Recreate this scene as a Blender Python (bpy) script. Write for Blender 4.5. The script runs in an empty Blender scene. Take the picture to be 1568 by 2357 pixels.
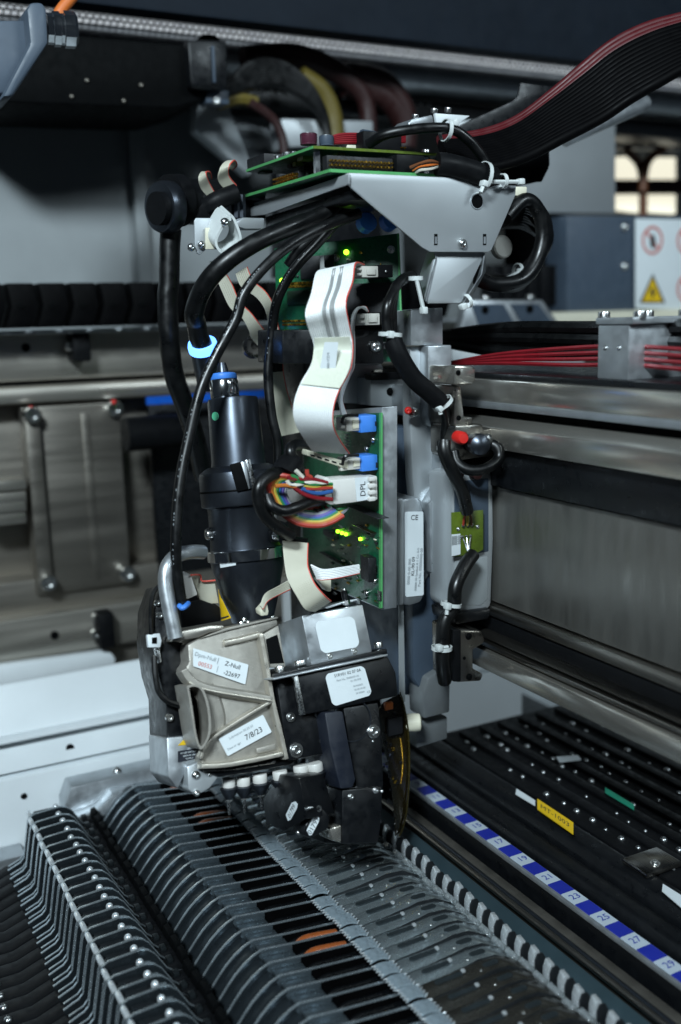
import bpy, bmesh, math, random
from mathutils import Vector as V, Matrix
random.seed(7)
R_ = math.radians
S = bpy.context.scene
C = S.collection
# ------------------------------------------------------------------ camera
# world axes: +Y runs along the gantry beam into the machine, +X along the feeders, +Z up; the lens sits at the origin
F = 2366.5
CR, CU, CF = V((0.88461, -0.46563, -0.02556)), V((0.10856, 0.15232, 0.98235)), V((0.45352, 0.87177, -0.18530))
cam = bpy.data.cameras.new('camera'); co = bpy.data.objects.new('camera', cam); C.objects.link(co)
co.matrix_world = Matrix(((CR.x, CU.x, -CF.x, 0), (CR.y, CU.y, -CF.y, 0), (CR.z, CU.z, -CF.z, 0), (0, 0, 0, 1)))
cam.sensor_fit = 'VERTICAL'; cam.sensor_height = 36; cam.sensor_width = 24; cam.lens = 36 * F / 2357
cam.clip_start = 0.02; cam.clip_end = 30
cam.dof.use_dof = True; cam.dof.focus_distance = 0.665; cam.dof.aperture_fstop = 4.0
S.camera = co
# ------------------------------------------------------------------ light
w = bpy.data.worlds.new('World'); S.world = w; w.use_nodes = True
w.node_tree.nodes['Background'].inputs[0].default_value = (0.55, 0.75, 1.0, 1)
w.node_tree.nodes['Background'].inputs[1].default_value = 0.026
def area(name, loc, aim, sx, sy, power, col):
    l = bpy.data.lights.new(name, 'AREA'); l.shape = 'RECTANGLE'; l.size = sx; l.size_y = sy; l.energy = power; l.color = col
    o = bpy.data.objects.new(name, l); C.objects.link(o); o.location = loc
    o.rotation_euler = (V(aim) - V(loc)).to_track_quat('-Z', 'Y').to_euler()
    return o
area('ceiling_lamp', (-0.60, -0.50, 0.88), (0.22, 0.65, -0.2), 0.30, 0.20, 41.0, (0.78, 0.925, 1.0))
area('added_rim_lamp', (1.0, -0.9, 1.0), (0.35, 0.6, -0.15), 0.6, 0.3, 13.0, (0.78, 0.925, 1.0))  # added rim light from the right, outside the view
S.view_settings.view_transform = 'Standard'; S.view_settings.look = 'None'
S.view_settings.exposure = 0.0; S.view_settings.gamma = 1.0; S.view_settings.use_curve_mapping = False
S.render.engine = 'CYCLES'
# ------------------------------------------------------------------ photo pixels (1568 x 2357) to points
def ray(u, v): return CR * (u - 784) + CU * (1178.5 - v) + CF * F
def onX(u, v, x): d = ray(u, v); return d * (x / d.x)
def onY(u, v, y): d = ray(u, v); return d * (y / d.y)
def onZ(u, v, z): d = ray(u, v); return d * (z / d.z)
def onP(u, v, pl): d = ray(u, v); return d * (pl[0].dot(pl[1]) / d.dot(pl[1]))
def YP(y): return (V((0, y, 0)), V((0, -1, 0)))
def XP(x): return (V((x, 0, 0)), V((-1, 0, 0)))
def ZP(z): return (V((0, 0, z)), V((0, 0, 1)))
def VP(u1, v1, y1, u2, v2, y2):                      # upright plane through two points
    a, b = onY(u1, v1, y1), onY(u2, v2, y2)
    n = (b - a).cross(V((0, 0, 1))); n.normalize()
    if n.dot(a) > 0: n = -n
    return (a, n)
TH = R_(17)                                           # the head leans back
HX, HZ, HN = V((1, 0, 0)), V((0, math.sin(TH), math.cos(TH))), V((0, -math.cos(TH), math.sin(TH)))
H0 = onY(660, 1760, 0.54)
def HP(d): return (H0 + HN * d, HN)
def off(pl, d): return (pl[0] + pl[1] * d, pl[1])
def ppm(p): return F / p.dot(CF)                      # pixels per metre at a point
# enlarged crops read off the photograph
def crop(ox, oy, k): return lambda x, y: (ox + k * x, oy + k * y)
q1, q2, q3, q4 = crop(0, 0, .5), crop(784, 0, .5), crop(0, 588, .5), crop(784, 588, .5)
q5, q6, q7, q8 = crop(0, 1176, .5), crop(784, 1176, .5), crop(0, 1764, .5), crop(784, 1764, .5)
c1, c2, c3, c4 = crop(326.7, 261.3, .3125), crop(735, 245, .3646), crop(326.7, 735, .3125), crop(653.3, 571.7, .3125)
c5, c6, c7 = crop(571.7, 1020.8, .3646), crop(326.7, 1225, .2772), crop(571.7, 1347.5, .3125)
# ------------------------------------------------------------------ materials
def lin(h):
    h = h.lstrip('#'); c = [int(h[i:i + 2], 16) / 255 for i in (0, 2, 4)]
    return [x / 12.92 if x <= .04045 else ((x + .055) / 1.055) ** 2.4 for x in c]
MATS = {}
def M(name, col, rough=.5, metal=0., var=.12, scale=70, bump=0., bscale=600, stretch=None, trans=0., emit=0., coat=0., rvar=.12, sss=0., speck=0.):
    m = bpy.data.materials.new(name); MATS[name] = m; m.use_nodes = True
    nt = m.node_tree; n = nt.nodes; L = nt.links; b = n['Principled BSDF']
    c = lin(col) if isinstance(col, str) else list(col)
    tc = n.new('ShaderNodeTexCoord'); mp = n.new('ShaderNodeMapping')
    if stretch: mp.inputs['Scale'].default_value = stretch
    L.new(tc.outputs['Object'], mp.inputs[0])
    no = n.new('ShaderNodeTexNoise'); no.inputs['Scale'].default_value = scale; no.inputs['Detail'].default_value = 6; no.inputs['Roughness'].default_value = .62
    L.new(mp.outputs[0], no.inputs['Vector'])
    mr = n.new('ShaderNodeMapRange'); mr.inputs[1].default_value = .3; mr.inputs[2].default_value = .7
    mr.inputs[3].default_value = 1 - var; mr.inputs[4].default_value = 1 + var; L.new(no.outputs[0], mr.inputs[0])
    hs = n.new('ShaderNodeHueSaturation'); hs.inputs['Color'].default_value = (*c, 1); L.new(mr.outputs[0], hs.inputs['Value'])
    L.new(hs.outputs[0], b.inputs['Base Color'])
    r2 = n.new('ShaderNodeMapRange'); r2.inputs[1].default_value = .3; r2.inputs[2].default_value = .7
    r2.inputs[3].default_value = max(.03, rough - rvar); r2.inputs[4].default_value = min(1, rough + rvar)
    n2 = n.new('ShaderNodeTexNoise'); n2.inputs['Scale'].default_value = scale * 2.3; n2.inputs['Detail'].default_value = 5; L.new(mp.outputs[0], n2.inputs['Vector'])
    L.new(n2.outputs[0], r2.inputs[0]); L.new(r2.outputs[0], b.inputs['Roughness'])
    b.inputs['Metallic'].default_value = metal
    if bump:
        n3 = n.new('ShaderNodeTexNoise'); n3.inputs['Scale'].default_value = bscale; n3.inputs['Detail'].default_value = 4; L.new(mp.outputs[0], n3.inputs['Vector'])
        bp = n.new('ShaderNodeBump'); bp.inputs['Strength'].default_value = bump; bp.inputs['Distance'].default_value = .0006
        L.new(n3.outputs[0], bp.inputs['Height']); L.new(bp.outputs[0], b.inputs['Normal'])
    if trans: b.inputs['Transmission Weight'].default_value = trans; b.inputs['IOR'].default_value = 1.35
    if coat: b.inputs['Coat Weight'].default_value = coat; b.inputs['Coat Roughness'].default_value = .12
    if sss: b.inputs['Subsurface Weight'].default_value = sss; b.inputs['Subsurface Radius'].default_value = (.003, .003, .003)
    if emit: b.inputs['Emission Color'].default_value = (*c, 1); b.inputs['Emission Strength'].default_value = emit
    return m
M('alu', '#b4b9bd', .40, .8, .10, 60, .05, 900)
M('zinc', '#b2b7ba', .44, .55, .04, 12, .03, 1500, rvar=.04)
M('steel', '#9a9690', .30, 1, .16, 40, .04, 700, (1, .06, 1))
M('steel_x', '#b3aea5', .36, .85, .18, 40, .04, 700, (.06, 1, 1))
M('polished', '#b8b4ac', .20, .85, .10, 30, 0, 0, (1, .05, 1), rvar=.07)
M('brown_steel', '#8a857d', .42, .85, .15, 40, .04, 700, (.06, 1, 1))
M('panel_steel', '#8f8d88', .42, .85, .09, 22, .05, 900, (1, 2.4, .35))
M('chrome', '#d8dadc', .14, 1, .05, 50, rvar=.05)
M('screw_steel', '#cfd0cf', .25, 1, .12, 300)
M('cast', '#9e9a92', .50, .6, .12, 90, .30, 1600)
M('cast_edge', '#c2bcb0', .38, .7, .08, 90, .1, 1500)
M('black_metal', '#101215', .36, .2, .18, 80, .06, 1800)
M('black_satin', '#4a4f57', .33, .9, .03, 60, .02, 1500, rvar=.03)
M('black_plastic', '#0e0f11', .48, 0, .2, 90, .08, 1500)
M('black_cable', '#08090a', .36, 0, .2, 60, .03, 900)
M('bundle_black', '#060607', .5, 0, .2, 60)
M('yellow_dim', '#5e5220', .5, 0, .1, 60)
M('black_deep', '#08090a', .6, 0, .2, 60)
M('navy_plastic', '#171c27', .5, 0, .1, 80, .08, 1500)
M('bluegrey_paint', '#47525f', .5, 0, .08, 40, .05, 1200)
M('slate_paint', '#3c4856', .5, 0, .08, 40, .05, 1200)
M('hood_paint', '#1b2129', .55, 0, .12, 30, .05, 900)
M('white_paint', '#d3d9dc', .42, 0, .05, 12, .03, 700)
M('mid_grey', '#6c7072', .45, .3, .08, 40, .04, 900)
M('grey_paint', '#8a8f91', .5, 0, .10, 8, .03, 700)
M('cream_light', '#f6f2dc', .5, 0, .03, 20, emit=1.0)
M('nylon', '#c6cbca', .38, 0, .04, 60, sss=.25)
M('white_plastic', '#cfcdc8', .42, 0, .04, 60, .03, 900)
M('cream_plastic', '#d6d2bd', .45, 0, .05, 60)
M('grey_plastic', '#bcbab2', .45, 0, .05, 60)
M('blue_plastic', '#3f7fd8', .4, 0, .06, 60)
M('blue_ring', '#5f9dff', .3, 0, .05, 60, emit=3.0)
M('blue_tape', '#1254b8', .35, 0, .08, 60)
M('ribbon', '#ebeeee', .48, 0, .05, 40, .05, 500)
M('ribbon_cream', '#bdbaa9', .5, 0, .06, 40, .05, 500)
M('ribbon_grey', '#8f9292', .5, 0, .05, 40)
M('ribbon_red', '#d4574a', .45, 0, .08, 60)
M('tape_clear', '#d6d9c9', .25, 0, .06, 60)
M('pcb', '#0d4f34', .36, 0, .28, 260, .06, 900, coat=.3)
M('pcb_edge', '#4f9a5c', .45, 0, .1, 60)
M('pcb_dark', '#12301d', .4, 0, .2, 200)
M('pcb_olive', '#54661c', .35, 0, .25, 160, coat=.3)
M('amber', '#1f1908', .22, 0, .25, 120, coat=.4)
M('amber_edge', '#2e280e', .25, 0, .2, 120)
M('gold', '#d9ac44', .25, 1, .1, 200)
M('chip', '#16171a', .5, 0, .15, 200)
M('tin', '#b9bcbd', .3, 1, .1, 300)
M('maroon', '#4a2230', .3, 0, .1, 60, coat=.5)
M('red_wire', '#7a161f', .42, 0, .12, 60)
M('dark_red_wire', '#280c0b', .55, 0, .12, 60)
M('bundle_red', '#4a0c12', .5, 0, .12, 60)
M('red_paint', '#c7231d', .45, 0, .1, 60)
M('orange', '#c86a2c', .45, 0, .1, 60)
M('led', '#9dff2a', .4, 0, 0, 60, emit=5.0)
M('green_dot', '#5fc79a', .5, 0, .05, 60)
M('label', '#d3dadd', .4, 0, .03, 60, coat=.1)
M('print', '#2a2c30', .6, 0, .1, 300)
M('print_grey', '#8a9094', .6, 0, .2, 300)
M('yellow_label', '#dcb41b', .45, 0, .06, 60)
M('sign_red', '#c5675c', .5, 0, .05, 60)
M('green_tag', '#1f9a7a', .45, 0, .08, 60)
M('strip_blue', '#1c2a96', .4, 0, .08, 60)
M('strip_white', '#b4bfca', .4, 0, .04, 60)
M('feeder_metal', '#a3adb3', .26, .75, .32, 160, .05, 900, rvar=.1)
M('feeder_body', '#1f2427', .42, .5, .2, 90, .1, 900)
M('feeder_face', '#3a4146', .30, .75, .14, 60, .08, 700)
M('feeder_dark', '#1a1d20', .5, .2, .2, 90, .1, 900)
M('tab_metal', '#6a757c', .28, .8, .14, 90, .06, 900)
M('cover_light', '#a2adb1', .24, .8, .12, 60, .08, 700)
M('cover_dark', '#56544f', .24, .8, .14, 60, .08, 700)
M('slot_dark', '#3f474b', .45, .7, .12, 60)
M('tape_black', '#08090b', .30, 0, .3, 60, .25, 300)
M('tape_brown', '#8e4a22', .3, 0, .2, 80, coat=.3)
M('film', '#a3b2bb', .12, 0, .2, 300, .9, 420, trans=.55)
M('finger', '#dbe0e3', .20, .6, .08, 200)
M('clear', '#d5dde0', .12, 0, .05, 60, trans=.8)
M('teal_panel', '#35464d', .42, .3, .1, 40, .04, 900)
for i, h in enumerate(['#6a4026', '#a5382c', '#b0662a', '#b8a544', '#2c7443', '#2c5590', '#5a4d92', '#7d8086', '#cfcbbf']): M('wire_%d' % i, h, .4, 0, .06, 60)
m = M('perforated', '#b9bec2', .3, .6, .05, 60)           # light strip cover: rows of punched slots, too small to build
nt = m.node_tree; b = nt.nodes['Principled BSDF']
bt = nt.nodes.new('ShaderNodeTexBrick'); bt.inputs['Color1'].default_value = (.62, .68, .72, 1); bt.inputs['Color2'].default_value = (.5, .55, .6, 1); bt.inputs['Mortar'].default_value = (.03, .035, .04, 1)
bt.inputs['Scale'].default_value = 1; bt.inputs['Brick Width'].default_value = .0064; bt.inputs['Row Height'].default_value = .0042; bt.inputs['Mortar Size'].default_value = .0011; bt.inputs['Mortar Smooth'].default_value = .4
tc = nt.nodes.new('ShaderNodeTexCoord'); mp = nt.nodes.new('ShaderNodeMapping'); mp.inputs['Rotation'].default_value = (R_(90), 0, 0)
nt.links.new(tc.outputs['Object'], mp.inputs[0]); nt.links.new(mp.outputs[0], bt.inputs['Vector']); nt.links.new(bt.outputs[0], b.inputs['Base Color'])
nt.links.new(bt.outputs[0], b.inputs['Emission Color']); b.inputs['Emission Strength'].default_value = .8
for k_ in ('black_deep', 'black_plastic', 'hood_paint', 'bundle_black', 'tape_black'): MATS[k_].node_tree.nodes['Principled BSDF'].inputs['Specular IOR Level'].default_value = .05 if k_ in ('black_deep', 'bundle_black') else .14
# ------------------------------------------------------------------ mesh builder and object helpers
OFF = {}
def frame(n):
    n = n.normalized(); a = V((0, 0, 1)) if abs(n.z) < .9 else V((1, 0, 0))
    x = a.cross(n).normalized(); return x, n.cross(x), n
class G:
    def __init__(s): s.v = []; s.f = []
    def add(s, vs, fs):
        k = len(s.v); s.v += [V(p) for p in vs]; s.f += [[i + k for i in f] for f in fs]; return s
    def box(s, c, e, ax=None):
        ax = ax or (V((1, 0, 0)), V((0, 1, 0)), V((0, 0, 1))); c = V(c)
        vs = [c + ax[0] * (i * e[0] / 2) + ax[1] * (j * e[1] / 2) + ax[2] * (k * e[2] / 2) for i in (-1, 1) for j in (-1, 1) for k in (-1, 1)]
        return s.add(vs, [(0, 1, 3, 2), (4, 6, 7, 5), (0, 4, 5, 1), (2, 3, 7, 6), (0, 2, 6, 4), (1, 5, 7, 3)])
    def bb(s, a, b_):
        a, b_ = V(a), V(b_); return s.box((a + b_) / 2, [abs(b_[i] - a[i]) for i in range(3)])
    def prism(s, poly, vec):
        n = len(poly); vec = V(vec); vs = [V(p) for p in poly] + [V(p) + vec for p in poly]
        return s.add(vs, [list(range(n)), list(range(2 * n - 1, n - 1, -1))] + [(i, n + i, n + (i + 1) % n, (i + 1) % n) for i in range(n)])
    def tube(s, pts, r, n=10, sm=5, cap=True):
        pts = spline(pts, sm) if sm > 1 else [V(p) for p in pts]
        N = len(pts); t0 = (pts[1] - pts[0]).normalized(); x, y, _ = frame(t0); vs = []
        for i, p in enumerate(pts):
            t = (pts[min(i + 1, N - 1)] - pts[max(i - 1, 0)]).normalized()
            x = (x - t * x.dot(t)).normalized(); y = t.cross(x)
            rr = r if not isinstance(r, (list, tuple)) else r[0] + (r[-1] - r[0]) * i / (N - 1)
            vs += [p + x * (rr * math.cos(2 * math.pi * k / n)) + y * (rr * math.sin(2 * math.pi * k / n)) for k in range(n)]
        fs = [(i * n + k, i * n + (k + 1) % n, (i + 1) * n + (k + 1) % n, (i + 1) * n + k) for i in range(N - 1) for k in range(n)]
        if cap: fs += [list(range(n - 1, -1, -1)), list(range((N - 1) * n, N * n))]
        return s.add(vs, fs)
    def lathe(s, o, axis, prof, n=28):
        x, y, z = frame(V(axis)); o = V(o); vs = []
        for r, h in prof: vs += [o + z * h + x * (r * math.cos(2 * math.pi * k / n)) + y * (r * math.sin(2 * math.pi * k / n)) for k in range(n)]
        fs = [(i * n + k, i * n + (k + 1) % n, (i + 1) * n + (k + 1) % n, (i + 1) * n + k) for i in range(len(prof) - 1) for k in range(n)]
        fs += [list(range(n - 1, -1, -1)), list(range((len(prof) - 1) * n, len(prof) * n))]
        return s.add(vs, fs)
    def strip(s, rows, th):                            # rows of points, thickened along the local normal
        m_, n = len(rows), len(rows[0]); nor = []
        for i in range(m_):
            for j in range(n):
                a = rows[min(i + 1, m_ - 1)][j] - rows[max(i - 1, 0)][j]; b2 = rows[i][min(j + 1, n - 1)] - rows[i][max(j - 1, 0)]
                nor.append(a.cross(b2).normalized())
        top = [rows[i][j] + nor[i * n + j] * th / 2 for i in range(m_) for j in range(n)]; bot = [rows[i][j] - nor[i * n + j] * th / 2 for i in range(m_) for j in range(n)]
        k = m_ * n; fs = []
        for i in range(m_ - 1):
            for j in range(n - 1):
                a, b2, c, d = i * n + j, i * n + j + 1, (i + 1) * n + j + 1, (i + 1) * n + j
                fs += [(a, b2, c, d), (k + d, k + c, k + b2, k + a)]
            a, d = i * n, (i + 1) * n; fs.append((a, d, k + d, k + a)); a, d = i * n + n - 1, (i + 1) * n + n - 1; fs.append((d, a, k + a, k + d))
        for i in (0, m_ - 1):
            for j in range(n - 1):
                a, b2 = i * n + j, i * n + j + 1; fs.append((a, b2, k + b2, k + a) if i else (b2, a, k + a, k + b2))
        return s.add(top + bot, fs)
def spline(pts, sm=6):
    P = [V(p) for p in pts]; out = []
    for i in range(len(P) - 1):
        a, b, c, d = P[max(i - 1, 0)], P[i], P[i + 1], P[min(i + 2, len(P) - 1)]
        for k in range(sm):
            t = k / sm
            out.append(.5 * ((2 * b) + (c - a) * t + (2 * a - 5 * b + 4 * c - d) * t * t + (3 * b - a - 3 * c + d) * t ** 3))
    out.append(P[-1]); return out
def tagit(o, label, cat, group=None):
    o['label'] = label; o['category'] = cat
    if group: o['group'] = group
    return o
def thing(name, label, cat, loc=(0, 0, 0), group=None):
    o = bpy.data.objects.new(name, None); C.objects.link(o); o.location = loc; o.empty_display_size = .01; OFF[o] = V(loc)
    return tagit(o, label, cat, group)
def mesh(name, g, mat, parent=None, bev=0, seg=2, loc=None, ang=38, flip=True):
    if parent is not None: base = OFF[parent]
    elif loc is not None: base = V(loc)
    else:
        base = V([sum(p[i] for p in g.v) / len(g.v) for i in range(3)]); base.z = min(p.z for p in g.v)
    me = bpy.data.meshes.new(name); me.from_pydata([tuple(p - base) for p in g.v], [], g.f)
    bm = bmesh.new(); bm.from_mesh(me); bmesh.ops.recalc_face_normals(bm, faces=bm.faces)
    if bev:
        es = [e for e in bm.edges if len(e.link_faces) == 2 and e.calc_face_angle(0) > R_(30)]
        bmesh.ops.bevel(bm, geom=es, offset=bev, segments=seg, profile=.5, affect='EDGES', clamp_overlap=True)
    bm.to_mesh(me); bm.free(); me.validate(); me.shade_smooth(); me.set_sharp_from_angle(angle=R_(ang))
    me.materials.append(MATS[mat])
    o = bpy.data.objects.new(name, me); C.objects.link(o)
    if parent is not None: o.parent = parent; OFF[o] = base
    else: o.location = base; OFF[o] = base
    return o
def struct(name, g, mat, **k):
    o = mesh(name, g, mat, **k); o['kind'] = 'structure'; return o
def solo(name, label, cat, g, mat, group=None, **k): return tagit(mesh(name, g, mat, **k), label, cat, group)
def poly(pts, pl): return [onP(u, v, pl) for u, v in pts]
def plate(name, pts, pl, t, mat, parent=None, bev=.0006, g=None, **k):   # outline on its plane, thickness away from the lens
    g = g or G(); g.prism(poly(pts, pl), pl[1] * -t)
    return mesh(name, g, mat, parent, bev=bev, **k)
def rect(u0, v0, u1, v1): return [(u0, v0), (u1, v0), (u1, v1), (u0, v1)]
def rbox(name, u0, v0, u1, v1, pl, t, mat, parent=None, bev=.0006, **k):
    # box squared to the plane's own axes, from two pixel corners
    a, b = onP(u0, v0, pl), onP(u1, v1, pl); n = pl[1]
    ex = V((0, 0, 1)).cross(n); ex = V((1, 0, 0)) if ex.length < .3 else ex.normalized()
    if ex.dot(CR) < 0: ex = -ex
    ey = n.cross(ex); d = b - a
    p = [a, a + ex * d.dot(ex), b, a + ey * d.dot(ey)]
    return mesh(name, G().prism(p, n * -t), mat, parent, bev=bev, **k)
def path(pts): return [onY(u, v, y) for u, v, y in pts]
def cable(name, label, cat, pts, r, mat='black_cable', group=None, n=12, parent=None, sm=7):
    g = G().tube(path(pts), r, n, sm)
    return mesh(name, g, mat, parent) if parent is not None else solo(name, label, cat, g, mat, group)
BOLT = {}
def bolt(p, n, r, parent, mat='screw_steel', kind='socket', name='screw', h=None):
    key = (kind, mat, name)
    if key not in BOLT:
        g = G()
        if kind == 'socket':   g.lathe((0, 0, 0), (0, 0, 1), [(1, -.3), (1, .82), (.9, 1), (.58, 1), (.52, .94), (.5, .35), (.01, .3)], 20)
        elif kind == 'dome':   g.lathe((0, 0, 0), (0, 0, 1), [(1, -.3), (1, .1), (.92, .38), (.72, .62), (.42, .76), (.32, .72), (.28, .45), (.01, .42)], 20)
        elif kind == 'washer': g.lathe((0, 0, 0), (0, 0, 1), [(1, -.2), (1, .16), (.95, .2), (.62, .2), (.6, .55), (.52, .62), (.34, .62), (.3, .3), (.01, .28)], 24)
        elif kind == 'hex':    g.lathe((0, 0, 0), (0, 0, 1), [(1, -.3), (1, .7), (.86, .8), (.01, .8)], 6)
        o = mesh('bolt_master', g, mat, loc=(0, 0, 0)); BOLT[key] = o.data; bpy.data.objects.remove(o)
    o = bpy.data.objects.new(name, BOLT[key]); C.objects.link(o); o.parent = parent
    o.location = V(p) - OFF[parent]; o.rotation_euler = V(n).to_track_quat('Z', 'Y').to_euler(); o.scale = (r, r, h or r); OFF[o] = V(p)
    return o
def bolt_px(u, v, pl, rpx, parent, **k):
    p = onP(u, v, pl); return bolt(p, pl[1], rpx / ppm(p), parent, **k)
TXT = {}
def text(s, o, ex, ey, size, mat, parent, name='lettering', lift=.0003, align='CENTER'):
    if (s, align) not in TXT:
        cu = bpy.data.curves.new('t', 'FONT'); cu.body = s; cu.align_x = align; cu.align_y = 'CENTER'; cu.resolution_u = 2
        t = bpy.data.objects.new('t', cu); C.objects.link(t); dg = bpy.context.evaluated_depsgraph_get()
        me = bpy.data.meshes.new_from_object(t.evaluated_get(dg)); bpy.data.objects.remove(t)
        TXT[(s, align)] = ([tuple(x.co) for x in me.vertices], [list(p.vertices) for p in me.polygons])
    vs, fs = TXT[(s, align)]; ex, ey = ex.normalized(), ey.normalized(); n = ex.cross(ey)
    g = G(); g.v = [V(o) + ex * (x * size) + ey * (y * size) + n * lift for x, y, _ in vs]; g.f = [list(f) for f in fs]
    base = OFF[parent]; me = bpy.data.meshes.new(name); me.from_pydata([tuple(p - base) for p in g.v], [], g.f); me.materials.append(MATS[mat])
    ob = bpy.data.objects.new(name, me); C.objects.link(ob); ob.parent = parent; OFF[ob] = base
    return ob
def sticker(name, quad, pl, parent, lines=(), mat='label', t=.0003, rc=.0015, tm='print'):
    q = poly(quad, pl); ex = (q[1] - q[0]); ey = (q[0] - q[3]); pts = []
    for i in range(4):                                 # rounded corners
        a, b, c = q[i - 1], q[i], q[(i + 1) % 4]; d1, d2 = (a - b).normalized(), (c - b).normalized()
        for k in range(4):
            th = k / 3; p1, p2 = b + d1 * rc * (1 - th), b + d2 * rc * th
            pts.append(p1 + p2 - b - (d1 + d2) * rc * .42 * (1 - abs(2 * th - 1)) * .35)
    g = G().prism([p + pl[1] * t for p in pts], pl[1] * -t)
    o = mesh(name, g, mat, parent)
    for ln in lines:
        s, fx, fy, fs = ln[:4]; mt = ln[4] if len(ln) > 4 else tm; rot = ln[5] if len(ln) > 5 else 0; al = ln[6] if len(ln) > 6 else 'CENTER'
        p = q[3].lerp(q[2], fx).lerp(q[0].lerp(q[1], fx), fy) + pl[1] * t
        e1, e2 = ex.normalized(), ey.normalized(); e2 = (e2 - e1 * e2.dot(e1)).normalized()
        if rot: e1, e2 = e2, -e1
        text(s, p, e1, e2, fs * ey.length, mt, o, align=al)
    return o
def ribbon(name, pairs, th, mat, parent=None, red=None, wires=12, sm=5, label=None, cat='ribbon cable', group=None):
    # pairs: (left uvY, right uvY); corrugated like moulded flat cable
    A = spline([onY(*p[0]) for p in pairs], sm); B = spline([onY(*p[1]) for p in pairs], sm)
    n = wires * 2 + 1; rows = []
    for i in range(len(A)):
        t = (A[min(i + 1, len(A) - 1)] - A[max(i - 1, 0)]); nn = t.cross(B[i] - A[i])
        nn = nn.normalized() if nn.length > 1e-9 else V((0, -1, 0))
        rows.append([A[i].lerp(B[i], j / (n - 1)) + nn * (th * .12 * (1 if j % 2 else -1)) for j in range(n)])
    if parent is None: o = solo(name, label, cat, G().strip(rows, th), mat, group)
    else: o = mesh(name, G().strip(rows, th), mat, parent)
    if red:
        e = A if red < 0 else B
        mesh('marker_wire', G().tube([p for p in e], th * .62, 6, 1), 'ribbon_red', o)
    return o
def tie(u, v, y, r, axis, label, tail=None, head=(0, 0)):
    # cable tie: strap loop round a bundle, locking head and cut tail
    p = onY(u, v, y); ax = V(axis).normalized(); x, yv, z = frame(ax); g = G(); N = 24; vs = []
    hw, th = .0012, .0006
    for k in range(N):
        a = 2 * math.pi * k / N; d = x * math.cos(a) + yv * math.sin(a)
        vs += [p + d * r - z * hw, p + d * r + z * hw, p + d * (r + th) + z * hw, p + d * (r + th) - z * hw]
    fs = []
    for k in range(N):
        a, b = 4 * k, 4 * ((k + 1) % N)
        for j in range(4): fs.append((a + j, a + (j + 1) % 4, b + (j + 1) % 4, b + j))
    g.add(vs, fs); t = thing('cable_tie', label, 'cable tie', p - V((0, 0, r)))
    mesh('strap', g, 'nylon', t)
    hp = onY(u + head[0], v + head[1], y - r * .7)
    mesh('locking_head', G().box(hp, (.0050, .0038, .0044), (x, yv, z)), 'nylon', t, bev=.0008)
    if tail:
        q = onY(u + tail[0], v + tail[1], y - r * .8)
        mesh('tail', G().tube([hp, hp.lerp(q, .5), q], .0013, 6, 4), 'nylon', t)
    return t
# ================================================================== SETTING
struct('machine_hood', G().bb((-.6, .900, 0.2600), (1.6, .925, .75)), 'hood_paint', bev=.003)
struct('back_wall', G().bb((-.4, 1.09, -.02), (.66, 1.11, .6)), 'grey_paint')
struct('rear_wall', G().bb((-.4, 1.26, -.7), (1.9, 1.30, .6)), 'grey_paint')
struct('machine_floor', G().bb((-.5, -.2, -.62), (1.7, 1.28, -.60)), 'black_deep')
# upright seam profile on the wall
zz = onY(340, 640, 1.08)
solo('wall_profile', 'grey upright seam strip on the dim back wall beside the black hose', 'profile', G().bb((zz.x - .010, 1.076, -.02), (zz.x + .004, 1.089, .42)), 'grey_paint', bev=.002)
# white base panels at the left end of the feeder bank
t = thing('base_panel', 'white painted machine base panel with drilled holes behind the feeder row', 'panel', (.25, .83, -.6))
def zY(v, y, u=0): return onY(u, v, y).z
za, zb_, zc, zd = zY(1955, .80), zY(1797, .80), zY(1790, .80), zY(1625, .81)
mesh('lower_panel', G().bb((-.2, .80, -.60), (.62, .86, zb_)), 'white_paint', t, bev=.002)
up = G().prism([V((-.2, .803, zc)), V((-.2, .835, zd + .008)), V((-.2, .842, zd + .008)), V((-.2, .842, zc))], (.82, 0, 0))
mesh('upper_panel', up, 'white_paint', t, bev=.002)
mesh('ledge', G().bb((-.2, .8045, zY(1722, .80)), (.62, .82, zY(1714, .80))), 'white_paint', t, bev=.001)
mesh('foot_strip', G().bb((-.2, .776, -.60), (.118, .7985, zY(1962, .79))), 'alu', t, bev=.001)
for u, v, r in ((55, 1832, 6), (314, 1771, 6)):
    p = onY(u, v, .7995); q = r / ppm(p); mesh('hole', G().lathe(p, (0, -1, 0), [(q, -.002), (q, .0008), (.0001, .0008)], 18), 'black_deep', t); mesh('hole_rim', G().lathe(p, (0, -1, 0), [(q * 1.25, -.002), (q * 1.25, .0004), (q, .0006), (q, -.001)], 18), 'tin', t)
p = onY(160, 1722, .8105)
mesh('recess', G().lathe(p, (0, -1, .25), [(.010, -.004), (.010, .0008), (.0085, .0012), (.0075, -.001), (.0044, -.004), (.0, -.004)], 26), 'white_paint', t)
mesh('hole', G().lathe(p + V((0, -.0026, .001)), (0, -1, .25), [(.0034, -.001), (.0034, .0006), (.0001, .0006)], 18), 'black_deep', t)
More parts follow.
